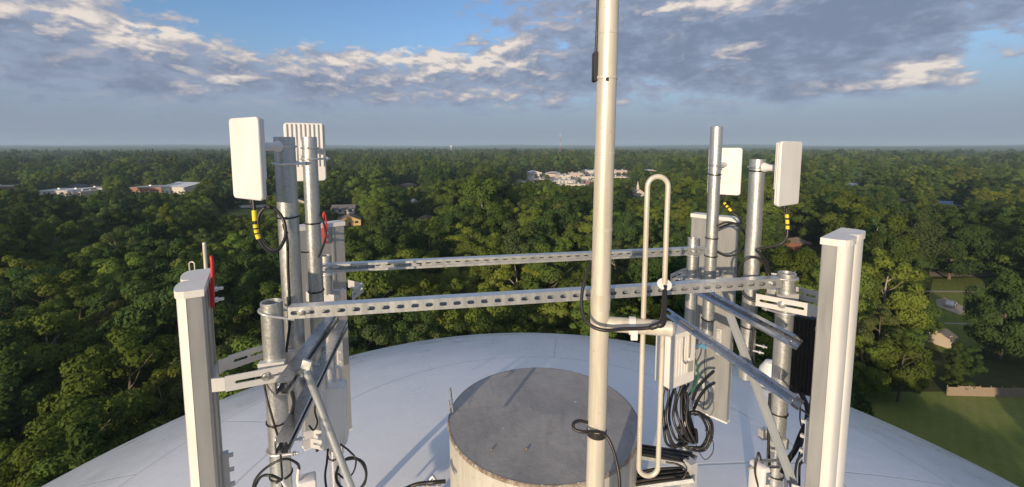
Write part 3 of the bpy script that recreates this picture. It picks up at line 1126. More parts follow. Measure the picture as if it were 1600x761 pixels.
arm_set('curved slotted bracket between the left foreground sector antenna and its pipe',
        [xy(331, 602, -0.772), xy(352, 600, -0.772), xy(472, 577, -0.772)],
        [xy(341, 574, -0.772), xy(357, 567, -0.772), xy(418, 547, -0.772)], -0.772, 0, (PL1.x + 0.01, PL1.y - 0.035))
arm_set('slotted bracket between the right foreground sector antenna and its pipe',
        [xy(1282, 488, -0.645), xy(1268, 485, -0.645), xy(1181, 468, -0.645)],
        [xy(1290, 469, -0.645), xy(1281, 466, -0.645), xy(1236, 455, -0.645)], -0.645, 0, (PR1.x - 0.01, PR1.y - 0.03))
arm_set('silvery bracket holding the rear left sector antenna to its pipe',
        [(PL4.x - 0.19, PL4.y + 0.17), (PL4.x - 0.12, PL4.y + 0.02), (PL4.x + 0.08, PL4.y - 0.04)],
        [(PL4.x + 0.02, PL4.y + 0.24), (PL4.x + 0.13, PL4.y + 0.17), (PL4.x + 0.12, PL4.y + 0.03)], -0.79, 0, (PL4.x, PL4.y - 0.02))
arm_set('silvery bracket holding the rear right sector antenna to its pipe',
        [(PR4.x + 0.26, PR4.y + 0.14), (PR4.x + 0.17, PR4.y + 0.0), (PR4.x - 0.12, PR4.y - 0.09)],
        [(PR4.x + 0.1, PR4.y + 0.26), (PR4.x + 0.02, PR4.y + 0.18), (PR4.x - 0.10, PR4.y + 0.06)], -0.80, 0, (PR4.x, PR4.y - 0.02))
arm_set('lower tilt bracket at the foot of the right foreground pipe',
        [xy(1285, 738, -1.16), xy(1262, 733, -1.16), xy(1205, 715, -1.16)],
        [xy(1292, 726, -1.16), xy(1275, 722, -1.16), xy(1240, 712, -1.16)], -1.30, 0, (PR1.x - 0.01, PR1.y - 0.03))
arm_set('lower tilt bracket below the white radio box on the left',
        [xy(474, 690, -1.5), xy(485, 686, -1.5), xy(524, 694, -1.5)],
        [xy(474, 676, -1.5), xy(490, 672, -1.5), xy(524, 680, -1.5)], -1.52, 0, (PL4.x, PL4.y - 0.03))

# ================================================================== flat panel radios
G_RAD = 'white panel radios on the tall pipes'
RW, RH, RT = 0.172, 0.268, 0.05


def radio(px, py, d, boresight, pole, pr, label, tilt=0.0, zclamp=0.0):
    c = at(px, py, d)
    root = thing('panel_radio', c, label, 'radio', G_RAD)
    b = Vector((*boresight, 0)).normalized()
    ux = Vector((0, 0, 1)).cross(b).normalized() * -1
    m = Matrix((ux, b, Vector((0, 0, 1)))).transposed()
    m = m @ Matrix.Rotation(tilt, 3, 'X')
    mb = MB()
    mb.rbox(c + m @ Vector((0, 0.010, 0)), (RW, 0.013, RH), 0.015, m, 4)
    mb.build('front_cover', M['white'], root, origin=c)
    mb = MB()
    mb.rbox(c + m @ Vector((0, 0.001, 0)), (RW - 0.004, 0.009, RH - 0.004), 0.015, m, 4)
    n = 9
    for k in range(n):
        x = -RW / 2 + 0.012 + (RW - 0.024) * k / (n - 1)
        mb.rbox(c + m @ Vector((x, -0.0062, 0.032)), (0.0075, 0.009, RH * 0.72), 0.003, m, 2)
    mb.build('heat_sink', M['white'], root, origin=c)
    # bracket to the pipe
    pz = c.z + zclamp
    pc = Vector((pole.x, pole.y, pz))
    back = c + m @ Vector((0, -0.012, zclamp))
    dirv = (back - pc)
    dirv.z = 0
    dirv.normalize()
    mb = MB()
    mb.tube([pc + dirv * (pr + 0.002), pc + dirv * (pr + 0.03), back], [0.022, 0.014, 0.016], 10)
    mb.box(back, (0.05, 0.012, 0.07), m)
    mb.build('tilt_bracket', M['white'], root, origin=pc)
    mb = MB()
    mb.tube([pc + Vector(((pr + 0.002) * math.cos(k * math.pi / 12), (pr + 0.002) * math.sin(k * math.pi / 12), 0)) for k in range(24)], 0.0045, 6, closed=True)
    mb.build('hose_clamp', M['steel'], root, origin=pc)
    mb = MB()
    q = c + m @ Vector((0, 0.0, -RH / 2))
    mb.lathe([(0.010, 0.004), (0.010, -0.012), (0.006, -0.016), (0.006, -0.026), (0.001, -0.026)], q, 10)
    mb.build('cable_gland', M['blackbox'], root, origin=q)
    return c


radio(390, 248, 1.46, (-0.52, -0.855), PL2, 0.0362, 'smooth white panel radio facing left, beside the leftmost tall pipe', zclamp=0.04)
radio(477, 238, 2.03, (-0.35, 0.94), PL3, 0.0305, 'finned back of the white panel radio behind the two left tall pipes', zclamp=0.02)
radio(1229, 271, 1.85, (0.54, -0.842), PR2, 0.0325, 'smooth white panel radio facing right, beside the rightmost tall pipe', zclamp=0.02)
radio(1132, 268, 2.50, (0.46, 0.89), PR3, 0.0308, 'finned back of the white panel radio behind the tallest right pipe', zclamp=0.04)

# ================================================================== equipment boxes
p = at(523, 645, 2.17)
root = thing('radio_unit', p, 'cream box radio unit with white cable elbows, strapped to the rear left pipe', 'radio unit')
m = Matrix.Rotation(R(14), 3, 'Z')
mb = MB()
mb.rbox(p, (0.118, 0.09, 0.315), 0.026, m, 5)
mb.rbox(p + m @ Vector((0.012, -0.046, 0.0)), (0.075, 0.008, 0.30), 0.014, m, 4)
mb.rbox(p + m @ Vector((-0.045, -0.0455, 0.0)), (0.012, 0.006, 0.29), 0.005, m, 2)
mb.build('housing', M['white'], root, origin=p)
for k, x in enumerate((-0.035, 0.0, 0.035)):
    mb = MB()
    q = p + m @ Vector((x, 0.01, 0.155))
    mb.tube(smooth_path([q, q + Vector((0, 0, 0.04)), q + Vector((-0.012, 0.01, 0.062)), q + Vector((-0.03, 0.02, 0.066))], 4), 0.008, 8)
    mb.build('cable_elbow', M['white'], root, origin=q)
for x in (-0.03, 0.03):
    mb = MB()
    q = p + m @ Vector((x, -0.01, -0.157))
    mb.lathe([(0.012, 0), (0.012, -0.02), (0.008, -0.024), (0.008, -0.05), (0.001, -0.05)], q, 10)
    mb.build('connector', M['steel'], root, origin=q)

p = at(1055, 556, 2.24)
root = thing('surge_box', p, 'white junction box with a printed label hanging behind the folded dipole', 'junction box')
m = Matrix.Rotation(R(30), 3, 'Z')
mb = MB()
mb.rbox(p, (0.185, 0.10, 0.27), 0.014, m, 3)
mb.box(p + m @ Vector((0, 0, 0.141)), (0.195, 0.11, 0.014), m)
for k in range(7):
    mb.box(p + m @ Vector((-0.07 + 0.02 * k, -0.0505, 0.02)), (0.003, 0.003, 0.19), m)
mb.build('enclosure', M['white'], root, origin=p)
mb = MB()
mb.box(p + m @ Vector((0.048, -0.056, -0.045)), (0.036, 0.004, 0.052), m)
mb.build('printed_label', M['sticker'], root, origin=p)
mb = MB()
mb.tube(smooth_path([p + m @ Vector((-0.02, -0.062, 0.125)), p + m @ Vector((-0.02, -0.062, 0.02)), p + m @ Vector((-0.005, -0.062, -0.01)), p + m @ Vector((0.015, -0.062, -0.01)), p + m @ Vector((0.028, -0.062, 0.02)), p + m @ Vector((0.028, -0.062, 0.125))], 6), 0.0035, 8)
mb.build('shadow_loop', M['steel'], root, origin=p)  # steel loop modelled in place of a looped shadow on the box
for k in range(5):
    mb = MB()
    q = p + m @ Vector((-0.05 + 0.025 * k, 0.0, -0.125))
    mb.lathe([(0.009, 0), (0.009, -0.03), (0.006, -0.03), (0.006, -0.045), (0.001, -0.045)], q, 8)
    mb.build('cable_gland', M['blackbox'], root, origin=q)

p = at(1259, 552, 2.06)
root = thing('radio_unit', p, 'black finned radio unit in the gap between right pipe and sector antenna', 'radio unit')
m = Matrix.Rotation(R(-28), 3, 'Z')
mb = MB()
mb.rbox(p, (0.125, 0.09, 0.37), 0.012, m, 3)
for k in range(8):
    mb.box(p + m @ Vector((-0.052 + 0.015 * k, -0.047, 0)), (0.004, 0.008, 0.34), m)
mb.build('housing', M['blackbox'], root, origin=p)
for dz_ in (0.1, -0.1):
    mb = MB()
    mb.box(p + m @ Vector((-0.02, 0.05, dz_)), (0.05, 0.02, 0.04), m)
    mb.build('mount_ear', M['bracket'], root, origin=p)
for k in range(3):
    mb = MB()
    mb.lathe([(0.010, 0), (0.010, -0.025), (0.007, -0.03), (0.007, -0.05), (0.001, -0.05)], p + m @ Vector((-0.035 + 0.035 * k, 0, -0.185)), 8)
    mb.build('connector', M['steel'], root, origin=p)

p = at(1186, 752, 1.80)
root = thing('radio_unit', p, 'narrow pale device with bent cable at the foot of the right pipe', 'radio unit')
mb = MB()
mb.rbox(p, (0.045, 0.07, 0.16), 0.015, Matrix.Rotation(R(20), 3, 'Z'), 3)
mb.build('housing', M['white'], root, origin=p)
for e0, e1 in (((-0.05, 0, 0.06), (0.1, 0.03, 0.04)), ((0.0, 0, 0.09), (0.12, 0.03, 0.07))):
    mb = MB()
    mb.tube([p + Vector(e0), p + Vector(e1)], 0.006, 8)
    mb.build('mount_rod', M['steel'], root, origin=p + Vector(e0))
p = at(480, 765, 1.52)
root = thing('radio_unit', p, 'small pale box with two white cable elbows at the lower left edge', 'radio unit')
mb = MB()
mb.rbox(p, (0.06, 0.05, 0.09), 0.008, Matrix.Rotation(R(25), 3, 'Z'), 3)
mb.build('housing', M['white'], root, origin=p)
for q, e in ((at(466, 756, 1.5), at(467, 731, 1.49)), (at(452, 764, 1.5), at(441, 750, 1.48))):
    mb = MB()
    mb.tube(smooth_path([p, q, e], 4), 0.006, 8)
    mb.build('cable_elbow', M['white'], root, origin=q)

# ================================================================== the dipole mast
MK = 0.885
MB0 = at(930.5, 735, 1.955 * MK)
mx, my = MB0.x, MB0.y
mtop = at(952.5, -30, 1.775 * MK)
mbot = Vector((mx, my, dome_z(mx, my) - 0.02))
# follow the lean seen in the photo: base to top
mast = thing('dipole_mast', mbot, 'tall cream mast with side boom and long dipole loop before the drum', 'antenna mast', 'folded dipole antennas')
axis = (mtop - MB0).normalized()
tpt = MB0 + axis * ((mtop - MB0).length + 0.5)
bpt = MB0 - axis * ((MB0.z - mbot.z) / axis.z)
MR = 0.0405 * MK
mb = MB()
mb.lathe([(MR, 0), (MR, (tpt - bpt).length)], bpt, 40, axis=tuple(axis))
mb.build('mast_tube', M['mast'], mast, origin=bpt)


def on_mast(py):
    lo, hi = 0.0, (tpt - bpt).length
    for _ in range(50):
        mid = (lo + hi) / 2
        if project(bpt + axis * mid)[1] > py:
            lo = mid
        else:
            hi = mid
    return bpt + axis * lo


for py, dr, h in ((53, 0.0012, 0.004), (122, 0.003, 0.006), (240, 0.0012, 0.004), (358, 0.0012, 0.006), (470, 0.0015, 0.03)):
    p = on_mast(py)
    mb = MB()
    mb.lathe([(MR, -h), (MR + dr, -h + 0.001), (MR + dr, h - 0.001), (MR, h)], p, 40, axis=tuple(axis))
    mb.build('joint_collar', M['mast'], mast, origin=p)
p = on_mast(126)
mb = MB()
mb.box(p + Vector((-0.006, -MR - 0.0, 0)), (0.010, 0.006, 0.012))
mb.build('set_screw', M['blackbox'], mast, origin=p)
p = on_mast(104)
mb = MB()
mb.rbox(p + Vector((-MR - 0.006, 0.012, 0)), (0.016, 0.045, 0.105), 0.005, None, 2)
mb.build('feed_block', M['blackbox'], mast, origin=p)
mb = MB()
mb.tube([on_mast(85) + Vector((-MR - 0.004, 0.012, 0)), on_mast(40) + Vector((-MR - 0.002, 0.012, 0)), on_mast(-25) + Vector((-MR - 0.001, 0.014, 0))], 0.005, 8)
mb.build('feed_line', M['rubber'], mast, origin=p)
p = on_mast(674)
mb = MB()
mb.lathe([(MR, -0.013), (MR + 0.0025, -0.012), (MR + 0.0025, 0.012), (MR, 0.013)], p, 40, axis=tuple(axis))
mb.build('tape_band', M['rubber'], mast, origin=p)
# boom
bl, br = on_mast(505), at(1053, 506, 1.835 * MK)
br.z = bl.z
ub = (br - bl).normalized()
BR_ = 0.0315 * MK
mb = MB()
mb.lathe([(BR_, MR * 0.7), (BR_, (br - bl).length - 0.008), (BR_ - 0.008, (br - bl).length), (0.001, (br - bl).length + 0.002)], bl, 32, axis=tuple(ub))
boom = mb.build('boom', M['mast'], mast, origin=bl)
c = bl + ub * 0.135 * MK
mb = MB()
mb.lathe([(BR_, -0.012), (BR_ + 0.006, -0.012), (BR_ + 0.006, 0.012), (BR_, 0.012)], c, 24, axis=tuple(ub))
mb.box(c + Vector((0, -0.028, -0.02)), (0.024, 0.010, 0.045))
mb.build('boom_clip', M['white'], boom, origin=c)
# folded loop: the feed leg is broken at the boom by an insulator
lx, ly = at(1031, 300, 1.80 * MK).x, bl.y - 0.012 * MK
hw = 0.0425 * MK
zt, zbm = EYE.z - 0.125 * MK, EYE.z - 1.452 * MK
rd = 0.0108 * MK
mb = MB()
pts = [Vector((lx + hw, ly, EYE.z - 0.585 * MK))]
for z in (zt - 0.3, zt - hw):
    pts.append(Vector((lx + hw, ly, z)))
for k in range(1, 12):
    a = math.pi * k / 12
    pts.append(Vector((lx + hw * math.cos(a), ly, zt - hw + hw * math.sin(a))))
for z in (zt - hw, zt - 0.35, zt - 0.7, zbm + 0.3, zbm + hw):
    pts.append(Vector((lx - hw, ly, z)))
for k in range(1, 12):
    a = math.pi + math.pi * k / 12
    pts.append(Vector((lx + hw * math.cos(a), ly, zbm + hw + hw * math.sin(a))))
for z in (zbm + hw, zbm + 0.3, bl.z - 0.02):
    pts.append(Vector((lx + hw, ly, z)))
mb.tube(pts, rd, 14)
loop = mb.build('dipole_loop', M['mast'], mast, origin=(lx, ly, zt))
mb = MB()
mb.lathe([(0.001, 0.004), (0.026, 0.004), (0.028, 0.0), (0.026, -0.004), (0.001, -0.004)], (lx + hw, ly, EYE.z - 0.582 * MK), 24, axis=(0.05, -0.55, 0.83))
mb.build('insulator_disc', M['insul'], loop, origin=(lx + hw, ly, EYE.z - 0.582 * MK))
mb = MB()
q0 = Vector((lx + hw, ly - 0.006, EYE.z - 0.588 * MK))
e1 = at(1036, 500, 1.76 * MK)
e2 = at(1027, 508, 1.755 * MK)
e3 = at(1015, 512, 1.765 * MK)
mb.tube(smooth_path([q0, e1, e2, e3], 5), [0.0095] * 5 + [0.0125] * 5 + [0.0105] * 5 + [0.008], 10)
mb.build('feed_boot', M['rubber'], loop, origin=q0)


def cable(pts, r, label, name='black_cable', mat='rubber', bands=(), group=None, n=8, closed=False):
    P = [at(*q) if len(q) == 3 and q[2] < 20 else Vector(q) for q in pts]
    path = smooth_path(P, n, closed)
    mb = MB()
    mb.tube(path, r, 8, closed=closed)
    if bands:
        root = thing(name, P[0], label, 'cable', group)
        mb.build('sheath', M[mat], root, origin=P[0])
        for i0, i1 in bands:
            mb = MB()
            mb.tube(path[i0:i1 + 1], r * 1.45, 10)
            mb.build('yellow_band', M['yellow'], root, origin=path[i0])
        return root
    return tag(mb.build(name, M[mat], None, origin=P[0]), label, 'cable', group)


cable([(932, 400, 1.708), (918, 425, 1.664), (909.5, 458, 1.637), (910, 488, 1.611), (921, 507, 1.584), (944, 516, 1.562), (975, 514, 1.566), (1000, 513.5, 1.566), (1016, 512, 1.562)], 0.0066, 'thick coax looping round the mast and along the boom', 'coax_cable')
cable([(918, 660, 1.708), (905, 657.5, 1.699), (896, 662, 1.681), (898, 671, 1.668), (912, 675, 1.659), (928, 674, 1.668), (944, 678, 1.681), (956, 697, 1.664), (964, 725, 1.646), (968, 752, 1.628), (969, 790, 1.611)], 0.0062, 'black coax with a small ring, taped to the mast over the drum lid', 'coax_cable')
# left tall pipes
cable([(396, 311, 1.46), (397, 324, 1.46), (398.5, 345, 1.46), (402, 366, 1.465), (410, 383, 1.47), (424, 394, 1.48), (437, 388, 1.50), (446, 368, 1.52), (443, 344, 1.53), (430, 327, 1.525), (416, 324, 1.52), (405, 336, 1.515), (404, 358, 1.515), (412, 380, 1.515), (428, 391, 1.52), (441, 382, 1.53), (448, 362, 1.55)], 0.0056, 'black cable looping below the left radio with yellow tape bands', bands=((10, 16), (18, 20), (21, 23), (24, 27)))
cable([(443, 350, 1.575), (449, 378, 1.58), (450, 420, 1.585), (452, 460, 1.59), (453, 500, 1.60), (450, 530, 1.61), (446, 560, 1.62)], 0.005, 'black cable running down the face of the leftmost tall pipe')
cable([(497, 318, 1.98), (502, 338, 1.93), (508, 356, 1.89), (508, 374, 1.88), (502, 392, 1.9), (497, 404, 1.95)], 0.0048, 'thick black cable bowing out right of the slender left pipe')
cable([(464, 392, 1.72), (473, 394, 1.80), (482, 394, 1.88)], 0.004, 'short black cable bridging the two left tall pipes')
cable([(413, 600, 1.55), (417, 622, 1.53), (422, 640, 1.525), (429, 665, 1.525), (436, 690, 1.53), (440, 730, 1.54), (442, 775, 1.55)], 0.0036, 'thin black wire hanging down the left short pipe')
cable([(392, 775, 1.45), (400, 748, 1.45), (420, 728, 1.44), (446, 717, 1.45), (464, 724, 1.48), (468, 733, 1.49)], 0.0042, 'arched black cable at the lower left, higher of two')
cable([(396, 765, 1.47), (408, 745, 1.46), (424, 743, 1.455), (440, 750, 1.48)], 0.0045, 'arched black cable at the lower left, lower of two')
cable([(456, 612, 1.45), (459, 628, 1.46), (456, 645, 1.5), (452, 655, 1.54)], 0.006, 'stub of thick black cable hanging from the upper left strut')
# cables below the left radio unit
cable([(513, 694, 2.15), (511, 720, 2.13), (508, 745, 2.12), (512, 775, 2.1)], 0.0055, 'black cable dropping from the cream radio unit')
cable([(532, 694, 2.13), (545, 704, 2.1), (556, 718, 2.08), (552, 738, 2.1), (540, 748, 2.12), (528, 740, 2.14)], 0.0042, 'thin black cable curling right of the conduit brace')
ring = []
for k in range(26):
    a = R(130 - k * 28)
    ring.append((549 + 24 * math.cos(a) + random.uniform(-1.2, 1.2), 742 - 26 * math.sin(a) + random.uniform(-1.2, 1.2), 2.1 + 0.0025 * k))
cable(ring, 0.0062, 'coil of thick black cable beside the rear left pipe foot', n=5)
cable([(497, 612, 2.0), (492, 640, 1.98), (496, 660, 1.97), (490, 672, 1.98), (483, 665, 2.0)], 0.004, 'thin black wires tangled behind the left struts')
# right side
cable([(1228.5, 321, 1.87), (1229.5, 335, 1.87), (1230.5, 358, 1.87), (1229, 371, 1.87), (1220, 381, 1.88), (1203, 386, 1.89), (1184, 390, 1.90), (1190, 398, 1.90), (1199, 412, 1.91), (1204, 432, 1.93)], 0.0052, 'black cable under the right radio with yellow tape bands', bands=((8, 10), (11, 13), (14, 16)))
ring = [(1196, 440, 1.92), (1198, 425, 1.91), (1193, 410, 1.90), (1180, 402, 1.90), (1164, 406, 1.91), (1155, 422, 1.93), (1156, 444, 1.95), (1165, 463, 1.93), (1180, 470, 1.91), (1192, 462, 1.91)]
cable(ring, 0.0058, 'black cable ring hung on the rightmost tall pipe', closed=True)
cable([(1128, 307, 2.49), (1131, 316, 2.47), (1138, 325, 2.45), (1146, 333, 2.43), (1156, 342, 2.41), (1157, 349, 2.38), (1140, 350, 2.36), (1124, 356, 2.34)], 0.0056, 'black cable under the finned right radio with yellow tape bands', bands=((9, 11), (13, 15), (17, 21)))
cable([(1120, 353, 2.32), (1136, 347, 2.31), (1153, 352, 2.30), (1164, 366, 2.30), (1164, 382, 2.30), (1152, 396, 2.30), (1136, 400, 2.31), (1120, 394, 2.32)], 0.0055, 'black cable arc right of the tallest pipe')
cable([(1252, 615, 2.03), (1262, 640, 1.99), (1258, 665, 1.96), (1244, 700, 1.9), (1230, 722, 1.88), (1222, 740, 1.87)], 0.011, 'thick black cable bundle slanting to the foot of the right pipe')
cable([(1268, 618, 2.02), (1262, 650, 1.98), (1250, 675, 1.93), (1240, 700, 1.9)], 0.004, 'thin black cable leaving the black radio unit')
cable([(1243, 634, 1.6), (1258, 644, 1.7), (1270, 653, 1.8), (1282, 660, 1.85)], 0.004, 'black wire trailing from the lower right strut end')
cable([(1252, 618, 1.95), (1250, 655, 1.93), (1256, 680, 1.9), (1250, 705, 1.88), (1243, 735, 1.86), (1240, 765, 1.86)], 0.003, 'thin wandering black wire near the right sector antenna')
for k, lab in enumerate(('black jumper cable bowing up to the right antenna foot, outer bend', 'black jumper cable bowing up to the right antenna foot, inner bend')):
    o = 6 * k
    cable([(1280, 709 + 7 * k, 1.72), (1262, 708 + 8 * k, 1.72), (1248 + o / 2, 716 + 8 * k, 1.73), (1243 + o, 735, 1.74), (1243 + o, 770, 1.75)], 0.0045, lab)
cable([(1200, 762, 1.84), (1192, 730, 1.8), (1186, 708, 1.78), (1183, 716, 1.77), (1180, 738, 1.77), (1186, 765, 1.78)], 0.004, 'bent black cable over the narrow pale device')
cable([(1203, 615, 1.84), (1201, 660, 1.84), (1201, 700, 1.84), (1203, 740, 1.84)], 0.0055, 'black cable tied along the left flank of the right short pipe')
cable([(1178, 492, 1.92), (1177, 520, 1.92), (1174, 548, 1.92), (1176, 566, 1.92), (1180, 570, 1.92)], 0.005, 'black cable down the lower end of the rightmost tall pipe')
# below the junction box
for k in range(8):
    x = 1036 + 5.5 * k
    q = [(x, 590 + 3 * k, 2.24), (x - 3, 625, 2.22), (1034 + 5 * k, 655, 2.18), (1042 + 6 * k, 690 + 4 * math.sin(k), 2.16), (1062 + 4 * k, 696 - 3 * k, 2.2), (1076 + k, 670, 2.26), (1070, 640 - 4 * k, 2.34), (1066 + k, 600, 2.4)]
    q = [(u + random.uniform(-4, 4), v_ + random.uniform(-5, 5), d_) for u, v_, d_ in q]
    cable(q, 0.0068, 'black cable hanging in a bundle loop below the junction box', group='cables hanging below the junction box')
for k in range(3):
    ring = []
    rx, ry = 22 + 2.5 * k, 27 + 2 * k
    for j in range(12):
        a = R(30 * j + 13 * k)
        ring.append((1083 + 2 * k + rx * math.cos(a) + random.uniform(-1.5, 1.5), 674 - ry * math.sin(a) + random.uniform(-3, 3), 2.30 + 0.012 * k + random.uniform(-0.02, 0.02)))
    cable(ring, 0.0072, 'ring of coiled black cable right of the rear right pipe', closed=True, group='coiled cable rings at the rear right pipe', n=5)
cable([(1102, 672, 2.3), (1114, 690, 2.31), (1113, 708, 2.32), (1102, 718, 2.33), (1092, 706, 2.33), (1086, 690, 2.32)], 0.0022, 'very thin black wire drooping beside the coiled cable rings')
cable([(1084, 556, 2.3), (1090, 575, 2.32), (1090, 592, 2.34), (1084, 606, 2.36), (1074, 620, 2.38)], 0.0045, 'green earth wire at the side of the junction box', 'green_wire', 'green')
cable([(1115, 580, 2.56), (1102, 592, 2.5), (1090, 606, 2.45), (1082, 625, 2.4)], 0.0085, 'thick black jumper into the rear right antenna back, upper one')
cable([(1116, 598, 2.56), (1104, 606, 2.5), (1092, 622, 2.45), (1084, 640, 2.4)], 0.0085, 'thick black jumper into the rear right antenna back, lower one')
cable([(1102, 540, 2.5), (1101, 570, 2.5), (1102, 600, 2.5), (1099, 640, 2.5)], 0.0024, 'thin dark wire hanging along the rear right antenna back')
p = at(1098, 541, 2.32)
mb = MB()
mb.rbox(p, (0.035, 0.02, 0.022), 0.004, Matrix.Rotation(0.4, 3, 'Y'), 2)
mb.tube([p + Vector((-0.015, 0, 0)), p + Vector((-0.075, -0.01, -0.012))], 0.003, 6)
mb.tube([p + Vector((-0.015, 0, 0.004)), p + Vector((-0.07, -0.01, 0.02))], 0.003, 6)
tag(mb.build('cable_clip', M['blue'], None, origin=p), 'small blue clip under the lower right strut', 'clip')
for px, py in ((1116, 580), (1117, 598), (1112, 608)):
    pass

# cable tray between the drum and the rear right pipe
p = at(1040, 728, 2.42)
root = thing('cable_tray', p, 'two tier cable tray packed with black cables beside the drum', 'cable tray')
for nm, y0, y1, d0, d1 in (('upper_rail', 706, 722, 2.58, 2.36), ('lower_rail', 752, 743, 2.48, 2.32)):
    a, b = at(985, y0 if nm == 'upper_rail' else 757, d0), at(1086, y1, d1)
    u = (b - a).normalized()
    mb = MB()
    m = Matrix((u, Vector((-u.y, u.x, 0)).normalized(), u.cross(Vector((-u.y, u.x, 0)).normalized()))).transposed()
    mb.box((a + b) / 2, ((b - a).length, 0.10, 0.004), m)
    mb.box((a + b) / 2 + m @ Vector((0, -0.05, 0.008)), ((b - a).length, 0.004, 0.02), m)
    mb.box((a + b) / 2 + m @ Vector((0, 0.05, 0.008)), ((b - a).length, 0.004, 0.02), m)
    mb.build(nm, M['strut'], root, origin=a)
    mb = MB()
    for k in range(6):
        o = m @ Vector((0, -0.04 + 0.016 * k, 0.016 + 0.006 * (k % 2)))
        e = m @ Vector((0, random.uniform(-0.01, 0.01), random.uniform(0, 0.012)))
        mb.tube([a + o - u * 0.08, a.lerp(b, 0.4) + o + e, a.lerp(b, 0.8) + o, b + o - u * 0.02], 0.009, 8)
    mb.build('cable_bundle', M['rubber'], root, origin=a)
mb = MB()
q = at(1078, 742, 2.35)
mb.box(q, (0.05, 0.05, 0.16), Matrix.Rotation(0.5, 3, 'Z'))
mb.build('tray_post', M['bracket'], root, origin=q)
cable([(1040, 722, 2.32), (1060, 726, 2.3), (1072, 736, 2.3), (1066, 748, 2.3), (1050, 750, 2.3)], 0.005, 'black cable curling between the two tray tiers')
cable([(696, 752, 2.3), (676, 754, 2.28), (650, 757, 2.3), (620, 770, 2.3)], 0.010, 'black cable on the dome at the left foot of the drum')
p = at(676, 752, 2.3)
mb = MB()
mb.tube([p + Vector((-0.03, 0, -0.02)), p + Vector((0.0, 0, 0.03)), p + Vector((0.03, 0, -0.02))], 0.012, 8)
mb.box(p + Vector((0.0, 0.0, -0.02)), (0.09, 0.03, 0.01))
tag(mb.build('pipe_strap', M['steel'], None, origin=p), 'silvery pipe strap holding the cable left of the drum', 'clamp')

# the second, smaller-looking dipole mast further out on the dome, behind the left sector antenna
q = at(319, 379, 7.6)
root = thing('dipole_mast', (q.x, q.y, dome_z(q.x, q.y)), 'far pale mast and small dipole loop rising behind the left sector antenna', 'antenna mast', 'folded dipole antennas')
zb = dome_z(q.x, q.y) - 0.05
mb = MB()
mb.lathe([(0.030, zb - q.z), (0.030, -0.02), (0.026, 0.0), (0.001, 0.0)], q, 20)
mb.build('mast_tube', M['mast'], root, origin=q)
c = at(299.5, 409, 7.6)
mb = MB()
hw2 = 0.045
pts = []
for k in range(13):
    a = math.pi * k / 12
    pts.append(c + Vector((hw2 * math.cos(a), 0, hw2 * math.sin(a) - hw2)))
pts.append(c + Vector((-hw2, 0, -0.5)))
pts.append(c + Vector((-hw2, 0, -1.3)))
for k in range(1, 12):
    a = math.pi + math.pi * k / 12
    pts.append(c + Vector((hw2 * math.cos(a), 0, hw2 * math.sin(a) - 1.3)))
pts.append(c + Vector((hw2, 0, -1.3)))
pts.append(c + Vector((hw2, 0, -0.5)))
mb.tube(pts, 0.011, 10, closed=True)
mb.build('dipole_loop', M['mast'], root, origin=c)
mb = MB()
mb.tube([c + Vector((-0.06, 0, -0.68)), Vector((q.x, q.y, c.z - 0.68))], 0.025, 12)
mb.build('boom', M['mast'], root, origin=c)
#@@PART2@@
# ================================================================== the land
def sheet(name, poly, z, mat, label=None):
    mb = MB()
    vs = [Vector((p[0], p[1], z)) for p in poly]
    n = len(vs)
    ar = sum(vs[i].x * vs[(i + 1) % n].y - vs[(i + 1) % n].x * vs[i].y for i in range(n))
    if ar < 0:
        vs.reverse()
    mb.add(vs, [tuple(range(n))])
    return tag(mb.build(name, mat), kind='structure', label=label)


def gp(px, py, z=0.0):
    p = atz(px, py, z)
    return Vector((p.x, p.y, z))


HALF = 9800
mb = MB()
mb.add([(-HALF, -HALF, 0), (HALF, -HALF, 0), (HALF, HALF, 0), (-HALF, HALF, 0)], [(0, 1, 2, 3)])
tag(mb.build('ground', M['forestfloor']), kind='structure')

rng = np.random.default_rng(11)


def vnoise(x, y, s, seed):
    """smooth value noise on the plane"""
    x, y = np.asarray(x) / s, np.asarray(y) / s
    xi, yi = np.floor(x).astype(np.int64), np.floor(y).astype(np.int64)
    fx, fy = x - xi, y - yi
    fx, fy = fx * fx * (3 - 2 * fx), fy * fy * (3 - 2 * fy)

    def h(a, b):
        n = (a * 374761393 + b * 668265263 + seed * 1442695041) & 0x7fffffff
        n = ((n ^ (n >> 13)) * 1274126177) & 0x7fffffff
        return ((n ^ (n >> 16)) & 0xffff) / 65535.0
    return (h(xi, yi) * (1 - fx) + h(xi + 1, yi) * fx) * (1 - fy) + (h(xi, yi + 1) * (1 - fx) + h(xi + 1, yi + 1) * fx) * fy


# far rolling woods that close the horizon
nr, na = 150, 420
rr = 2300 * (9500 / 2300) ** (np.arange(nr) / (nr - 1))
aa = np.radians(np.linspace(-68, 68, na))
RR, AA = np.meshgrid(rr, aa, indexing='ij')
X, Y = RR * np.sin(AA), RR * np.cos(AA)
ramp = np.clip((RR - 2300) / 6600, 0, 1)
Z = 7 + 4 * np.clip((RR - 2300) / 1500, 0, 1) + ramp ** 1.3 * (16 + 34 * vnoise(X, Y, 1900, 3) + 16 * vnoise(X, Y, 600, 5)) + 7 * vnoise(X, Y, 34, 7) * (1 - 0.5 * ramp) + 4 * vnoise(X, Y, 130, 8)
Z[0, :] = 0.3
mb = MB()
vs = np.stack([X.ravel(), Y.ravel(), Z.ravel()], 1)
fs = [(i * na + k, i * na + k + 1, (i + 1) * na + k + 1, (i + 1) * na + k) for i in range(nr - 1) for k in range(na - 1)]
fs = [f[::-1] for f in fs]
mb.add(vs, fs, True)
tag(mb.build('hills', M['canopy']), kind='structure')

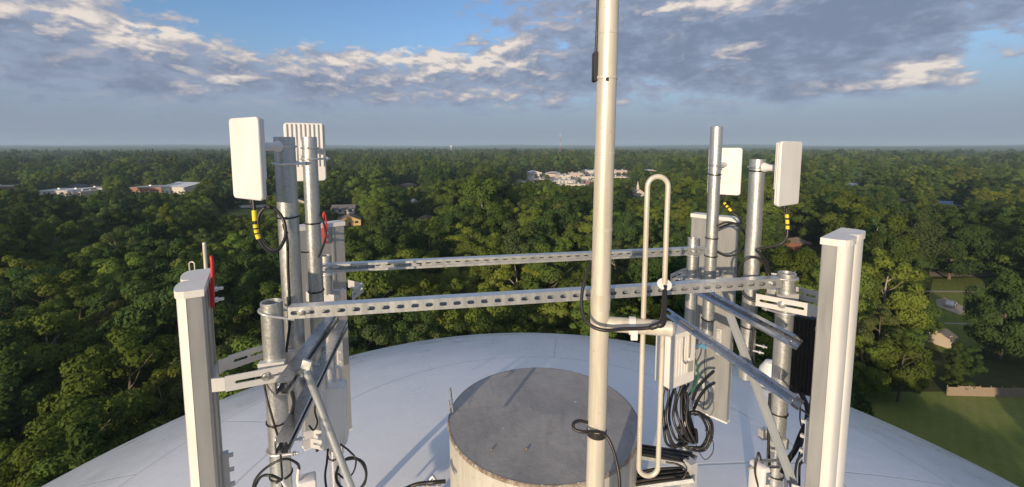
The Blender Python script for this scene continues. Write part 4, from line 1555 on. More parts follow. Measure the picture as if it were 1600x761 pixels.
# ---- clearings, roads and lawns on the right, field and school grounds on the left
sheet('lawn', [gp(*p) for p in ((1250, 618), (1360, 612), (1470, 612), (1640, 606), (1900, 640), (2000, 900), (1500, 960), (1250, 760))], 0.004, M['lawn'])
sheet('lawn', [gp(*p) for p in ((1458, 436), (1570, 432), (1600, 470), (1590, 520), (1500, 560), (1440, 540), (1448, 480))], 0.004, M['lawn'])
sheet('road', [gp(*p) for p in ((1462, 468), (1476, 465), (1512, 482), (1500, 492), (1464, 478))], 0.008, M['concrete'])
sheet('road', [gp(*p) for p in ((1452, 424), (1700, 424), (1700, 432), (1452, 432))], 0.008, M['concrete'])
sheet('path', [gp(*p) for p in ((1440, 454), (1560, 455), (1560, 457), (1440, 456.5))], 0.012, M['concrete'])
sheet('path', [gp(*p) for p in ((1475, 504), (1530, 505), (1530, 507), (1475, 506))], 0.012, M['concrete'])
sheet('lawn', [gp(*p) for p in ((352, 328), (430, 325), (445, 345), (372, 350))], 0.004, M['lawn'])
sheet('road', [gp(*p) for p in ((330, 321.5), (470, 318.5), (470, 322.5), (330, 326))], 0.008, M['concrete'])
sheet('field', [gp(*p) for p in ((-60, 288), (160, 286), (360, 287), (360, 296), (310, 306), (-60, 308))], 0.004, M['field'])
sheet('field', [gp(*p) for p in ((800, 266), (1050, 264), (1050, 276), (940, 296), (800, 292))], 0.004, M['field'])
sheet('parking_lot', [gp(*p) for p in ((820, 270), (1000, 268), (985, 282), (905, 293), (830, 290))], 0.008, M['concrete'])
sheet('parking_lot', [gp(*p) for p in ((250, 299), (330, 297), (335, 303), (262, 306))], 0.008, M['concrete'])
sheet('field', [gp(*p) for p in ((20, 585), (90, 578), (95, 600), (25, 612))], 0.004, M['field'])

# ---- buildings
KEEP = []       # (px0, px1, py_visible_bottom, distance, py_top): sight lines kept free of tall trees


def building(px0, px1, pyb, h, depth, wall, roof, kind, label, cat='building', nwin=5, rise=0.0, turn=0.0, storeys=1, name='building', vis=0.5, group=None, door=True):
    a, b = gp(px0, pyb), gp(px1, pyb)
    c = (a + b) / 2
    wd = (b - a).length
    u = (b - a).normalized()
    ang = math.atan2(u.y, u.x) + R(turn)
    u = Vector((math.cos(ang), math.sin(ang), 0))
    v = Vector((-u.y, u.x, 0))
    c = c + v * (depth / 2)
    m = Matrix((u, v, Vector((0, 0, 1)))).transposed()
    root = thing(name, c, label, cat, group)
    hw, hd = wd / 2, depth / 2

    def part(mb, nm, mat, par=root):
        o = mb.build(nm, mat, None)
        o.parent = par
        o.data.transform(m.to_4x4())
        return o
    mb = MB()
    if kind == 'gable':          # gable end looks at the tank
        mb.plate([(-hw, 0), (hw, 0), (hw, h), (0, h + rise), (-hw, h)], [], 0.2, (0, -hd, 0), (1, 0, 0), (0, 0, 1))
        mb.plate([(-hw, 0), (hw, 0), (hw, h), (0, h + rise), (-hw, h)], [], 0.2, (0, hd, 0), (1, 0, 0), (0, 0, 1))
        for s in (-1, 1):
            mb.box((s * (hw - 0.1), 0, h / 2), (0.2, depth - 0.21, h))
    elif kind == 'side':
        for s in (-1, 1):
            mb.plate([(-hd, 0), (hd, 0), (hd, h), (0, h + rise), (-hd, h)], [], 0.2, (s * hw, 0, 0), (0, 1, 0), (0, 0, 1))
            mb.box((0, s * (hd - 0.1), h / 2), (wd - 0.21, 0.2, h))
    else:
        mb.box((0, 0, h / 2), (wd, depth, h))
    part(mb, 'wall', wall)
    mb = MB()
    if kind in ('gable', 'side'):
        span, run = (hw, depth) if kind == 'gable' else (hd, wd)
        L = math.hypot(span, rise) + 0.5
        pitch = math.atan2(rise, span)
        for s in (-1, 1):
            cx = s * (L / 2) * math.cos(pitch)
            cz = h + rise + 0.14 - (L / 2) * math.sin(pitch)
            if kind == 'gable':
                mb.box((cx, 0, cz), (L, run + 0.9, 0.14), Matrix.Rotation(s * pitch, 3, 'Y'))
            else:
                mb.box((0, cx, cz), (run + 0.9, L, 0.14), Matrix.Rotation(-s * pitch, 3, 'X'))
    elif kind == 'hip':
        e = 0.5
        q = [(-hw - e, -hd - e, h), (hw + e, -hd - e, h), (hw + e, hd + e, h), (-hw - e, hd + e, h)]
        r0 = max(0.0, hw - hd)
        q += [(-r0, 0, h + rise), (r0 + 0.01, 0, h + rise)]
        mb.add(q, [(0, 1, 5, 4), (2, 3, 4, 5), (1, 2, 5), (3, 0, 4), (3, 2, 1, 0)])
    elif kind == 'vault':
        pts = [(-hw - 0.3 + (wd + 0.6) * k / 12, h + rise * math.sin(math.pi * k / 12)) for k in range(13)]
        mb.plate(pts + [(x, z - 0.35) for x, z in reversed(pts)], [], depth + 0.6, (0, 0, 0), (1, 0, 0), (0, 0, 1))
    else:                         # flat roof inside a low parapet, with plant boxes
        mb.box((0, 0, h + 0.06), (wd + 0.3, depth + 0.3, 0.24))
    rf = part(mb, 'roof', roof)
    if kind == 'flat' and wd > 9:
        for k in range(2):
            mb = MB()
            x = (-0.25 + 0.5 * k) * wd
            mb.box((x, 0.1 * depth, h + 0.75), (1.8, 1.6, 1.1))
            mb.lathe([(0.5, 0), (0.5, 0.15), (0.001, 0.15)], (x, 0.1 * depth, h + 1.3), 10)
            part(mb, 'roof_unit', M['bracket'], rf)
    if nwin:
        for st in range(storeys):
            for k in range(nwin):
                if door and st == 0 and k == nwin // 2:
                    continue
                x = -hw + wd * (k + 0.5 + random.uniform(-0.15, 0.15)) / nwin
                if group and random.random() < 0.45:
                    continue
                sz = 1.4 + 3.0 * st
                ww = min(1.8, wd / nwin * 0.5)
                fr = MB()
                fr.box((x, -hd - 0.105, sz + 0.65), (ww + 0.24, 0.07, 1.54))
                f = part(fr, 'window', M['wallwhite'])
                g = MB()
                g.box((x, -hd - 0.145, sz + 0.65), (ww, 0.03, 1.3))
                part(g, 'pane', M['glass'], f)
        if door:
            x = -hw + wd * (nwin // 2 + 0.5) / nwin
            mb = MB()
            mb.box((x, -hd - 0.13, 1.08), (1.2, 0.07, 2.16))
            part(mb, 'door', M['roofdark'])
    d = math.hypot(a.x, a.y)
    yt = project(Vector((c.x, c.y, h + rise)))[1]
    KEEP.append((px0 - 2, px1 + 2, yt + (pyb - yt) * vis, d - 2))
    KILL.append((c.x, c.y, math.hypot(hw, hd) * 0.9 + 4))
    return root


KILL = [(TANK_C.x, TANK_C.y, 13)]
W_ = M
G_TOWN = 'pale town buildings far behind the mast'
building(530, 563, 353, 3.0, 12, W_['wallyellow'], W_['roofbrown'], 'gable', 'small yellow house with a brown gable roof among the trees', 'house', 3, 2.6, 20, name='house', vis=1.1)
building(518, 553, 334, 3.2, 9, W_['wallwhite'], W_['roofgrey'], 'side', 'long grey roofed house just behind the yellow house', 'house', 4, 2.2, 8, name='house', vis=0.7)
building(624, 646, 294, 3.4, 10, W_['wallpink'], W_['roofbrown'], 'hip', 'pinkish roofed house alone in the middle distance woods', 'house', 3, 1.8, -12, name='house', vis=0.7)
building(645, 654, 322, 3.0, 8, W_['wallwhite'], W_['roofwhite'], 'gable', 'tiny pale shed roof peeping out of the central trees', 'shed', 2, 1.8, 25, name='shed', vis=0.6)
building(652, 668, 350, 3.0, 9, W_['walltan'], W_['roofbrown'], 'hip', 'brown roofed house half buried in the central trees', 'house', 3, 2.0, -18, name='house', vis=0.55)
building(205, 258, 301, 5.0, 26, W_['brick'], W_['rooftan'], 'flat', 'long flat roofed brick school wing left of the white gable', 'school', 8, 0, 4, name='school', vis=1.0)
building(246, 296, 303, 6.5, 34, W_['wallwhite'], W_['roofwhite'], 'side', 'big hall with a bright white metal gable roof', 'hall', 6, 3.2, -16, name='hall', vis=0.95)
building(58, 108, 305, 4.0, 26, W_['wallwhite'], W_['roofwhite'], 'flat', 'low white flat roofed building at the far left', 'building', 6, 0, 6, vis=1.0)
building(100, 128, 307, 4.0, 20, W_['walltan'], W_['rooftan'], 'flat', 'tan flat roofed wing beside the low white building', 'building', 4, 0, -6, vis=1.0)
building(92, 120, 298, 3.6, 16, W_['brick'], W_['roofdark'], 'vault', 'dark arched canopy behind the tan wing', 'canopy', 0, 1.6, 5, name='canopy_shed', vis=0.7, door=False)
building(124, 160, 300, 3.6, 18, W_['walltan'], W_['rooftan'], 'flat', 'pale low building at the right end of the left school row', 'building', 5, 0, 0, vis=1.0)
building(-30, 24, 298, 4.2, 18, W_['brick'], W_['rooftan'], 'flat', 'brick building cut by the left edge of the picture', 'building', 6, 0, 3, vis=1.0)
building(829, 847, 275, 5.0, 26, W_['wallwhite'], W_['roofwhite'], 'gable', 'white gabled warehouse, leftmost of the far town buildings', 'warehouse', 3, 2.2, 10, group=G_TOWN, vis=0.52)
building(852, 874, 276, 4.3, 30, W_['wallpink'], W_['roofwhite'], 'vault', 'far hangar with a white arched roof', 'hangar', 2, 2.0, -8, group=G_TOWN, name='hangar', vis=0.55)
building(812, 826, 290, 3.3, 20, W_['walltan'], W_['rooftan'], 'flat', 'tan flat block at the near left corner of the far town', 'building', 3, 0, 8, group=G_TOWN, vis=0.44)
building(828, 850, 284, 3.3, 18, W_['wallpink'], W_['rooftan'], 'flat', 'pinkish low block below the white gabled warehouse', 'building', 4, 0, 0, group=G_TOWN, vis=0.44)
building(874, 892, 280, 5.8, 24, W_['wallwhite'], W_['rooftan'], 'flat', 'cream block left of the dark roofed town building', 'building', 4, 0, 10, 2, group=G_TOWN, vis=0.52)
building(890, 912, 277, 6.1, 20, W_['wallpink'], W_['rooftan'], 'flat', 'pinkish two storey block behind the cream one', 'building', 5, 0, 0, 2, group=G_TOWN, vis=0.52)
building(909, 932, 280, 4.0, 20, W_['wallwhite'], W_['roofdark'], 'flat', 'dark roofed town building touching the mast', 'building', 5, 0, 0, group=G_TOWN, vis=0.52)
building(912, 938, 271, 4.7, 24, W_['wallwhite'], W_['roofwhite'], 'flat', 'long white block at the back of the far town', 'building', 6, 0, 4, group=G_TOWN, vis=0.52)
building(868, 899, 287, 3.6, 14, W_['wallwhite'], W_['roofwhite'], 'flat', 'white block behind the front row of the far town', 'building', 6, 0, 4, group=G_TOWN, vis=0.59)
building(876, 914, 293, 3.6, 12, W_['wallwhite'], W_['rooftan'], 'flat', 'long cream block in front row of the far town', 'building', 7, 0, -3, group=G_TOWN, vis=0.63)
building(915, 934, 287, 3.3, 16, W_['brick'], W_['rooftan'], 'flat', 'brick block in the far town left of the mast', 'building', 4, 0, 0, group=G_TOWN, vis=0.59)
building(958, 980, 271, 5.0, 18, W_['wallpink'], W_['rooftan'], 'flat', 'pale long block just right of the mast', 'building', 5, 0, 0, group=G_TOWN, vis=0.52)
building(958, 978, 281, 4.3, 16, W_['wallwhite'], W_['rooftan'], 'flat', 'cream block in front of the pale long one right of the mast', 'building', 5, 0, -6, 2, group=G_TOWN, vis=0.52)
building(1010, 1028, 271, 3.6, 18, W_['wallwhite'], W_['roofwhite'], 'gable', 'white barn right of the far town', 'barn', 3, 2.6, 14, group=G_TOWN, vis=0.44)
ch = building(990, 1008, 311, 5.0, 16, W_['wallwhite'], W_['roofgrey'], 'gable', 'small white church with a pointed steeple among the trees', 'church', 3, 3.4, 8, name='church', vis=0.75)
mb = MB()
mb.box((0, -6.4, 5), (1.8, 1.8, 10))
mb.lathe([(1.3, 10), (0.02, 15.5)], (0, -6.4, 0), 8)
o = mb.build('steeple', M['wallwhite'])
o.parent = ch
building(1248, 1268, 392, 3.2, 9, W_['brick'], W_['roofbrown'], 'hip', 'brick house peeping out right of the tall right pipe', 'house', 3, 2.0, 14, name='house', vis=0.8)
building(1474, 1500, 328, 3.2, 10, W_['wallwhite'], W_['roofblue'], 'side', 'house with a blue metal roof in the right woods', 'house', 3, 2.4, -20, name='house', vis=0.6)
building(1334, 1344, 295, 3.4, 9, W_['wallwhite'], W_['roofwhite'], 'gable', 'tiny white gable far off among the right trees', 'house', 2, 2.2, 5, name='house', vis=0.6)
building(1408, 1420, 322, 3.2, 8, W_['wallpink'], W_['roofbrown'], 'side', 'small reddish house hidden in the right woods', 'house', 3, 1.8, 10, name='house', vis=0.5)
building(1478, 1494, 543, 2.4, 4, W_['walltan'], W_['roofgrey'], 'side', 'small grey garden shed below the right lawn', 'shed', 2, 1.0, 20, name='shed', vis=0.6)
building(456, 478, 322, 3.0, 9, W_['walltan'], W_['roofgrey'], 'gable', 'pale house partly hidden behind the slender left pipe', 'house', 2, 2.0, 15, name='house', vis=0.7)


def car(px, py, turn, mat, label):
    c = gp(px, py)
    root = thing('parked_car', c, label, 'car', 'cars parked near the houses')
    m = Matrix.Rotation(R(turn), 3, 'Z')

    def part(mb, nm, mat_):
        o = mb.build(nm, mat_)
        o.parent = root
        o.data.transform(m.to_4x4())
        return o
    mb = MB()
    prof = [(-2.2, 0.35), (2.2, 0.35), (2.25, 0.75), (1.3, 0.95), (0.7, 1.42), (-1.1, 1.46), (-1.9, 1.0), (-2.25, 0.9)]
    mb.plate(prof, [], 1.7, (0, 0, 0), (1, 0, 0), (0, 0, 1))
    part(mb, 'body', mat)
    mb = MB()
    mb.plate([(1.15, 0.98), (0.66, 1.36), (-1.05, 1.40), (-1.7, 1.02)], [], 1.72, (0, 0, 0), (1, 0, 0), (0, 0, 1))
    part(mb, 'side_windows', M['glass'])
    for x in (-1.35, 1.4):
        for y in (-0.82, 0.82):
            mb = MB()
            mb.lathe([(0.001, -0.1), (0.2, -0.1), (0.33, -0.09), (0.33, 0.09), (0.2, 0.1), (0.001, 0.1)], (x, y, 0.33), 16, axis=(0, 1, 0))
            part(mb, 'wheel', M['rubber'])
    KEEP.append((px - 12, px + 12, py - 2, math.hypot(c.x, c.y) - 3))


car(1486, 478, 35, M['carwhite'], 'white car on the grey drive in the right clearing')
car(1260, 397, 10, M['carblue'], 'blue car parked in front of the right brick house')

# board fence at the back of the lawn
fa, fb = gp(1480, 618), gp(1600, 621)
root = thing('board_fence', fa, 'weathered wooden board fence at the back of the right lawn', 'fence')
u = (fb - fa).normalized()
v = Vector((-u.y, u.x, 0))
L = (fb - fa).length
n = 7
for k in range(n):
    a = fa + u * (L * k / n)
    mb = MB()
    hh = 1.75 + random.uniform(-0.12, 0.12)
    nb = 12
    m = Matrix((u, v, Vector((0, 0, 1)))).transposed()
    for j in range(nb):
        mb.box(a + u * (L / n * (j + 0.5) / nb) + Vector((0, 0, hh / 2 + random.uniform(-0.02, 0.02))), (L / n / nb - 0.012, 0.025, hh), m)
    mb.box(a + u * (L / n / 2) + v * 0.04 + Vector((0, 0, 0.45)), (L / n, 0.045, 0.09), m)
    mb.box(a + u * (L / n / 2) + v * 0.04 + Vector((0, 0, 1.4)), (L / n, 0.045, 0.09), m)
    mb.build('fence_panel', M['fence'], root, origin=a)
    mb = MB()
    mb.box(a + v * 0.12 + Vector((0, 0, 0.98)), (0.1, 0.1, 1.96), m)
    mb.build('fence_post', M['fence'], root, origin=a)
KEEP.append((1486, 1600, 618, fa.length - 3))

for k0, k1, ky in ((1462, 1522, 498), (1466, 1562, 446), (1474, 1508, 540)):
    KEEP.append((k0, k1, ky, gp((k0 + k1) / 2, ky).length - 12))
KEEP.append((362, 432, 337, gp(400, 340).length))
# lattice tower and the other water tank near the skyline
b0 = gp(875, 230)
dist = 1500
r = ray(875, 250)
base = Vector((r.x / r.y * dist, dist, 0))
root = thing('radio_mast', base, 'thin red and white lattice mast on the skyline left of the pole', 'lattice mast')
H_ = 89
for sec in range(6):
    mb = MB()
    z0, z1 = H_ * sec / 6, H_ * (sec + 1) / 6
    for k in range(3):
        a0, a1 = R(120 * k + 20), R(120 * k + 140)
        p0 = Vector((1.5 * math.cos(a0), 1.5 * math.sin(a0), 0))
        p1 = Vector((1.5 * math.cos(a1), 1.5 * math.sin(a1), 0))
        mb.tube([base + p0 + Vector((0, 0, z0)), base + p0 + Vector((0, 0, z1))], 0.22, 5)
        for j in range(4):
            s0, s1 = z0 + (z1 - z0) * j / 4, z0 + (z1 - z0) * (j + 1) / 4
            mb.tube([base + p0 + Vector((0, 0, s0)), base + p1 + Vector((0, 0, s1))], 0.1, 4)
            mb.tube([base + p0 + Vector((0, 0, s1)), base + p1 + Vector((0, 0, s1))], 0.1, 4)
    mb.build('mast_section', M['towerred' if sec % 2 == 0 else 'towerwhite'], root, origin=base)
r = ray(705, 232)
base = Vector((r.x / r.y * 2450, 2450, 0))
root = thing('distant_water_tower', base, 'tiny white water tower standing on the skyline', 'water tower')
mb = MB()
mb.lathe([(0.01, 48), (4, 47.4), (7, 45), (8, 42), (7, 39), (4, 36.5), (1.8, 34)], base, 24)
mb.build('bowl', M['towerwhite'], root, origin=base)
mb = MB()
mb.lathe([(1.8, 34.2), (1.6, 4), (3, 0)], base, 16)
mb.build('pedestal', M['towerwhite'], root, origin=base)


# ================================================================== trees
def crown(seed, H, Rad, base, nc, leaves, shape, size):
    """leaf-sized faces gathered in clumps spread through the crown's volume"""
    g = np.random.default_rng(seed)
    P, N, Sz = [], [], []
    lob = g.uniform(0, 2 * math.pi, 6)
    for c in range(nc):
        for _ in range(40):
            t = g.uniform(0, 1)
            if shape == 'cone':
                w = (1 - t) ** 0.85 * 0.95 + 0.08
            elif shape == 'oval':
                w = math.sin(math.pi * (0.10 + 0.84 * t)) ** 0.75
            elif shape == 'umbrella':
                w = (0.35 + 0.65 * math.sin(math.pi * min(1, 0.10 + t * 0.86)) ** 0.8) * (1.0 if t > 0.3 else 0.7)
            else:
                w = math.sin(math.pi * (0.2 + 0.74 * t)) ** 0.6
            if g.uniform() < 0.25 + 0.75 * w:
                break
        a = g.uniform(0, 2 * math.pi)
        wob = 1 + 0.22 * math.sin(2 * a + lob[0]) + 0.16 * math.sin(3 * a + lob[1] + 3 * t) + 0.12 * math.sin(5 * a + lob[2])
        rr_ = Rad * w * wob * (0.45 + 0.55 * g.uniform() ** 0.45)
        z = base + (H - base) * t
        cc = np.array([rr_ * math.cos(a), rr_ * math.sin(a), z * (1 + 0.04 * g.standard_normal())])
        rc = Rad * g.uniform(0.20, 0.40) * (1.15 - 0.45 * t)
        m = int(leaves * (rc / (0.25 * Rad)) ** 1.6)
        d = g.standard_normal((m, 3))
        d[:, 2] = d[:, 2] * 0.8 + 0.25
        d /= np.linalg.norm(d, axis=1)[:, None]
        rad = rc * g.uniform(0.72, 1.08, (m, 1)) * np.array([1.1, 1.1, 0.78])
        P.append(cc + d * rad)
        out = cc - np.array([0, 0, base + (H - base) * 0.4])
        out = out / (np.linalg.norm(out) + 1e-6)
        nrm = d * 1.1 + out * 0.5 + g.standard_normal((m, 3)) * 0.42
        N.append(nrm / np.linalg.norm(nrm, axis=1)[:, None])
        Sz.append(size * g.uniform(0.6, 1.35, m))
    P, N, Sz = np.concatenate(P), np.concatenate(N), np.concatenate(Sz)
    n = len(P)
    t = np.cross(N, g.standard_normal((n, 3)))
    t /= np.linalg.norm(t, axis=1)[:, None]
    b = np.cross(N, t)
    s = Sz[:, None]
    e = g.uniform(0.45, 0.8, (n, 1))
    V = np.stack([P - t * s, P - b * s * e + N * s * 0.12, P + t * s, P + b * s * e + N * s * 0.12], 1).reshape(-1, 3)
    V[:, 2] = np.maximum(V[:, 2], 0.4)
    return V


def mesh_np(name, V, mat):
    n = len(V) // 4
    me = bpy.data.meshes.new(name)
    me.vertices.add(len(V))
    me.vertices.foreach_set('co', V.astype(np.float32).ravel())
    me.loops.add(len(V))
    me.loops.foreach_set('vertex_index', np.arange(len(V), dtype=np.int32))
    me.polygons.add(n)
    me.polygons.foreach_set('loop_start', np.arange(0, len(V), 4, dtype=np.int32))
    me.polygons.foreach_set('loop_total', np.full(n, 4, dtype=np.int32))
    me.materials.append(mat)
    me.update()
    me.validate()
    return me


def trunk_mesh(name, H, r0, seed, mat, limbs=6, Rad=4.5):
    g = random.Random(seed)
    mb = MB()
    pts = [Vector((0, 0, -0.2))]
    for k in range(1, 6):
        pts.append(Vector((g.uniform(-0.25, 0.25) * k / 3, g.uniform(-0.25, 0.25) * k / 3, H * 0.86 * k / 5)))
    pts = smooth_path(pts, 3)
    mb.tube(pts, [r0 * (1.25 - 1.1 * i / (len(pts) - 1)) for i in range(len(pts))], 8)
    for k in range(limbs):
        i = int(len(pts) * (0.35 + 0.5 * k / limbs))
        p = pts[i]
        a = g.uniform(0, 6.28)
        L = Rad * g.uniform(0.5, 0.85)
        q = p + Vector((math.cos(a) * L * 0.5, math.sin(a) * L * 0.5, L * 0.35))
        e = p + Vector((math.cos(a) * L, math.sin(a) * L, L * 0.85))
        mb.tube([p, q, e], [r0 * 0.42, r0 * 0.28, r0 * 0.1], 6)
    o = mb.build(name, mat)
    me = o.data
    bpy.data.objects.remove(o)
    return me


# kind: crown shape and colour; words for labels
KINDS_T = [
    ('round', 'leaf_mid', 15.5, 5.7, 3.0, 46, 240, 0.275, 'rounded mid green tree'),
    ('round', 'leaf_dark', 16.5, 6.2, 3.0, 48, 240, 0.285, 'broad dark green tree'),
    ('oval', 'leaf_bright', 16.5, 4.8, 2.4, 46, 240, 0.255, 'light yellow green tree'),
    ('oval', 'leaf_mid', 18.0, 5.0, 3.0, 48, 240, 0.255, 'tall oval mid green tree'),
    ('cone', 'leaf_dark', 19.0, 3.7, 2.2, 62, 180, 0.25, 'pointed dark evergreen tree'),
    ('umbrella', 'leaf_olive', 16.5, 5.8, 5.0, 42, 232, 0.255, 'spreading olive brown tree'),
    ('round', 'leaf_bright', 13.5, 5.3, 2.2, 44, 240, 0.255, 'bushy yellow green tree'),
    ('umbrella', 'leaf_mid', 18.0, 6.4, 5.0, 46, 240, 0.275, 'wide open crowned green tree'),
    ('umbrella', 'leaf_dark', 19.0, 5.6, 6.0, 40, 230, 0.27, 'broad dark green tree'),
    ('oval', 'leaf_olive', 20.0, 4.4, 5.0, 44, 230, 0.25, 'spreading olive brown tree'),
    ('round', 'leaf_mid', 12.0, 5.6, 1.6, 40, 250, 0.25, 'rounded mid green tree'),
    ('cone', 'leaf_mid', 20.0, 4.2, 4.0, 58, 190, 0.25, 'pointed mid green tree'),
    ('oval', 'leaf_dark', 17.0, 5.1, 2.4, 46, 240, 0.255, 'tall dark green tree'),
]
CROWNS, TRUNKS = [], []
for i, (shape, mt, H, Rd, bs, nc, lv, sz, words) in enumerate(KINDS_T):
    CROWNS.append(mesh_np('crown', crown(100 + i, H, Rd, bs, nc, lv, shape, sz), M[mt]))
    TRUNKS.append(trunk_mesh('trunk', H, 0.32, 200 + i, M['palebark'] if i in (2, 5, 7) else M['bark'], Rad=Rd))
PROB = np.array([0.14, 0.11, 0.13, 0.11, 0.06, 0.06, 0.10, 0.08, 0.07, 0.05, 0.07, 0.05, 0.06])

# ---- where trees stand
pts = []


def grid(r0, r1, step, amax, grow=1.0):
    n = int(2 * r1 / step) + 2
    k = (np.arange(n) - n / 2) * step
    gx, gy = np.meshgrid(k, k)
    gx = gx + rng.uniform(-0.45, 0.45, gx.shape) * step
    gy = gy + rng.uniform(-0.45, 0.45, gy.shape) * step
    rad = np.hypot(gx, gy)
    ang = np.degrees(np.abs(np.arctan2(gx, gy)))
    ok = (rad >= r0) & (rad < r1) & (ang < amax)
    return np.stack([gx[ok], gy[ok], np.full(ok.sum(), grow)], 1)


pts = np.concatenate([grid(22, 170, 8.8, 180, 1.12), grid(170, 420, 9.4, 72, 1.15), grid(420, 1000, 10.2, 62, 1.18), grid(1000, 2420, 13.5, 60, 1.3)])
# thinner on the near right (lawns) by clearings given as ground polygons
CLEAR = [
    [(1250, 622), (1360, 617), (1462, 617), (1640, 609), (1900, 640), (2000, 900), (1500, 960), (1250, 800)],
    [(1458, 440), (1570, 436), (1590, 470), (1560, 510), (1500, 545), (1460, 530), (1452, 480)],
    [(352, 330), (425, 327), (440, 342), (372, 347)], [(330, 320), (470, 317), (470, 324), (330, 327)],
    [(-60, 289), (360, 288), (340, 303), (-60, 307)], [(800, 266), (1040, 265), (1000, 280), (915, 293), (806, 290)],
    [(20, 588), (90, 580), (95, 598), (25, 610)],
]


def inside(poly, x, y):
    c = np.zeros(len(x), bool)
    n = len(poly)
    for i in range(n):
        a, b = poly[i], poly[(i + 1) % n]
        t = ((a.y > y) != (b.y > y))
        with np.errstate(divide='ignore', invalid='ignore'):
            xi = (b.x - a.x) * (y - a.y) / (b.y - a.y) + a.x
        c ^= t & (x < xi)
    return c


x, y, gr = pts.T
bad = np.zeros(len(x), bool)
for poly in CLEAR:
    hitp = inside([gp(*p) for p in poly], x, y)
    if poly[0] in ((800, 266), (-60, 289)):
        hitp &= rng.uniform(size=len(x)) < 0.6
    bad |= hitp
for kx, ky, kr in KILL:
    bad |= np.hypot(x - kx, y - ky) < kr
# shallow gaps in the canopy
bad |= (vnoise(x, y, 26, 21) > 0.80) & (rng.uniform(size=len(x)) < 0.75)
strip = [gp(*p) for p in ((1415, 620), (1505, 622), (1700, 735), (1560, 800))]
for k in range(0, 100, 4):
    o = Vector((sdir.x, sdir.y, 0)).normalized() * k
    bad |= inside([p + o for p in strip], x, y)
glade = [gp(*p) for p in ((1462, 438), (1560, 434), (1560, 462), (1470, 500))]
for k in range(0, 92, 4):
    o = Vector((sdir.x, sdir.y, 0)).normalized() * k
    bad |= inside([p + o for p in glade], x, y)
for q, reach in ((gp(546, 353), 75), (gp(1258, 392), 60), (gp(272, 303), 90)):
    for k in range(0, reach, 4):
        o = Vector((sdir.x, sdir.y, 0)).normalized() * k
        bad |= np.hypot(x - q.x - o.x, y - q.y - o.y) < 8
pts = pts[~bad]
x, y, gr = pts.T
kind = rng.choice(len(KINDS_T), size=len(x), p=PROB / PROB.sum())
# stands of one sort: pick by slow noise part of the time
st = vnoise(x, y, 55, 31)
kind = np.where((st < 0.33) & (rng.uniform(size=len(x)) < 0.6), rng.choice([1, 12, 4, 3, 8], size=len(x)), kind)
kind = np.where((st > 0.67) & (rng.uniform(size=len(x)) < 0.55), rng.choice([2, 6, 0], size=len(x)), kind)
scale = gr * (0.62 + 0.58 * vnoise(x, y, 60, 41)) * rng.uniform(0.62, 1.28, len(x))
rot = rng.uniform(0, 2 * math.pi, len(x))

# trees the photo shows as landmarks: (x, y of the crown's top in the photo, height, width factor, kind, label)
HERO = [
    (1388, 402, 19, 1.0, 7, 'big spreading tree right of the right sector antenna, beyond the lawn'),
    (1350, 525, 11, 1.1, 6, 'bushy bright tree at the lawn edge beside the right sector antenna'),
    (1412, 530, 11.5, 1.1, 0, 'rounded shrubby tree at the back of the lawn, left of the fence'),
    (1578, 428, 18.5, 1.0, 1, 'broad dark tree overhanging the board fence'),
    (1548, 295, 20, 1.3, 6, 'tall pale green tree high on the right edge'),
    (1575, 345, 18, 1.3, 1, 'dark tree at the right edge beyond the clearing'),
    (1450, 345, 17, 1.2, 2, 'yellow green tree in front of the blue roofed house'),
    (870, 332, 18, 1.2, 7, 'pale trunked open tree left of the mast, above the rear strut'),
    (800, 325, 19, 1.2, 2, 'bright tall tree in the centre above the rear strut'),
    (745, 335, 18, 1.2, 2, 'bright green tree left of the central tall one'),
    (700, 318, 17, 1.1, 3, 'leafy green tree behind the bright central trees'),
    (830, 385, 13, 1.1, 6, 'low bushy bright tree touching the rear strut from behind'),
    (905, 290, 18, 1.0, 2, 'yellow green tree standing before the far town, at the mast'),
    (600, 318, 17, 1.4, 0, 'rounded green tree right of the yellow house'),
    (330, 295, 18, 1.3, 1, 'round dark tree right of the white roofed hall'),
    (28, 291, 19, 1.4, 1, 'dark dome shaped tree at the far left, before the low white buildings'),
    (250, 580, 15, 1.0, 2, 'sunlit tree top against the left rim of the dome'),
    (120, 640, 15, 1.2, 7, 'wide tree just over the left rim of the dome'),
    (30, 700, 15, 1.0, 0, 'near leafy tree in the lower left corner'),
    (90, 430, 17, 1.3, 0, 'broad green tree at the left side halfway down'),
    (190, 400, 17, 1.2, 6, 'bright leafy tree left of the left sector antenna'),
    (30, 400, 17, 1.2, 2, 'yellow green tree at the far left edge'),
    (1150, 420, 16, 1.1, 6, 'yellow green tree behind the rear right antenna'),
    (1010, 320, 17, 1.2, 6, 'yellow green tree seen through the folded dipole loop'),
]
hx = []
for px, py, H, wf, kd, lab in HERO:
    p = atz(px, py, H)
    hx.append((p.x, p.y, H, wf, kd, lab))
    near = np.hypot(x - p.x, y - p.y) < 4.5 * wf
    scale[near] = np.minimum(scale[near], 0.0)

# keep the photo's sight lines open: lower or drop what would hide a building
Hk = np.array([k[2] for k in KINDS_T])
Rk = np.array([k[3] for k in KINDS_T])


def pix(x, y, z):
    qz = z - EYE.z
    d = y * CP - qz * SP
    d = np.where(d > 0.1, d, 0.1)
    return PX0 + FPX * x / d, PY0 + FPX * (-y * SP - qz * CP) / d, d


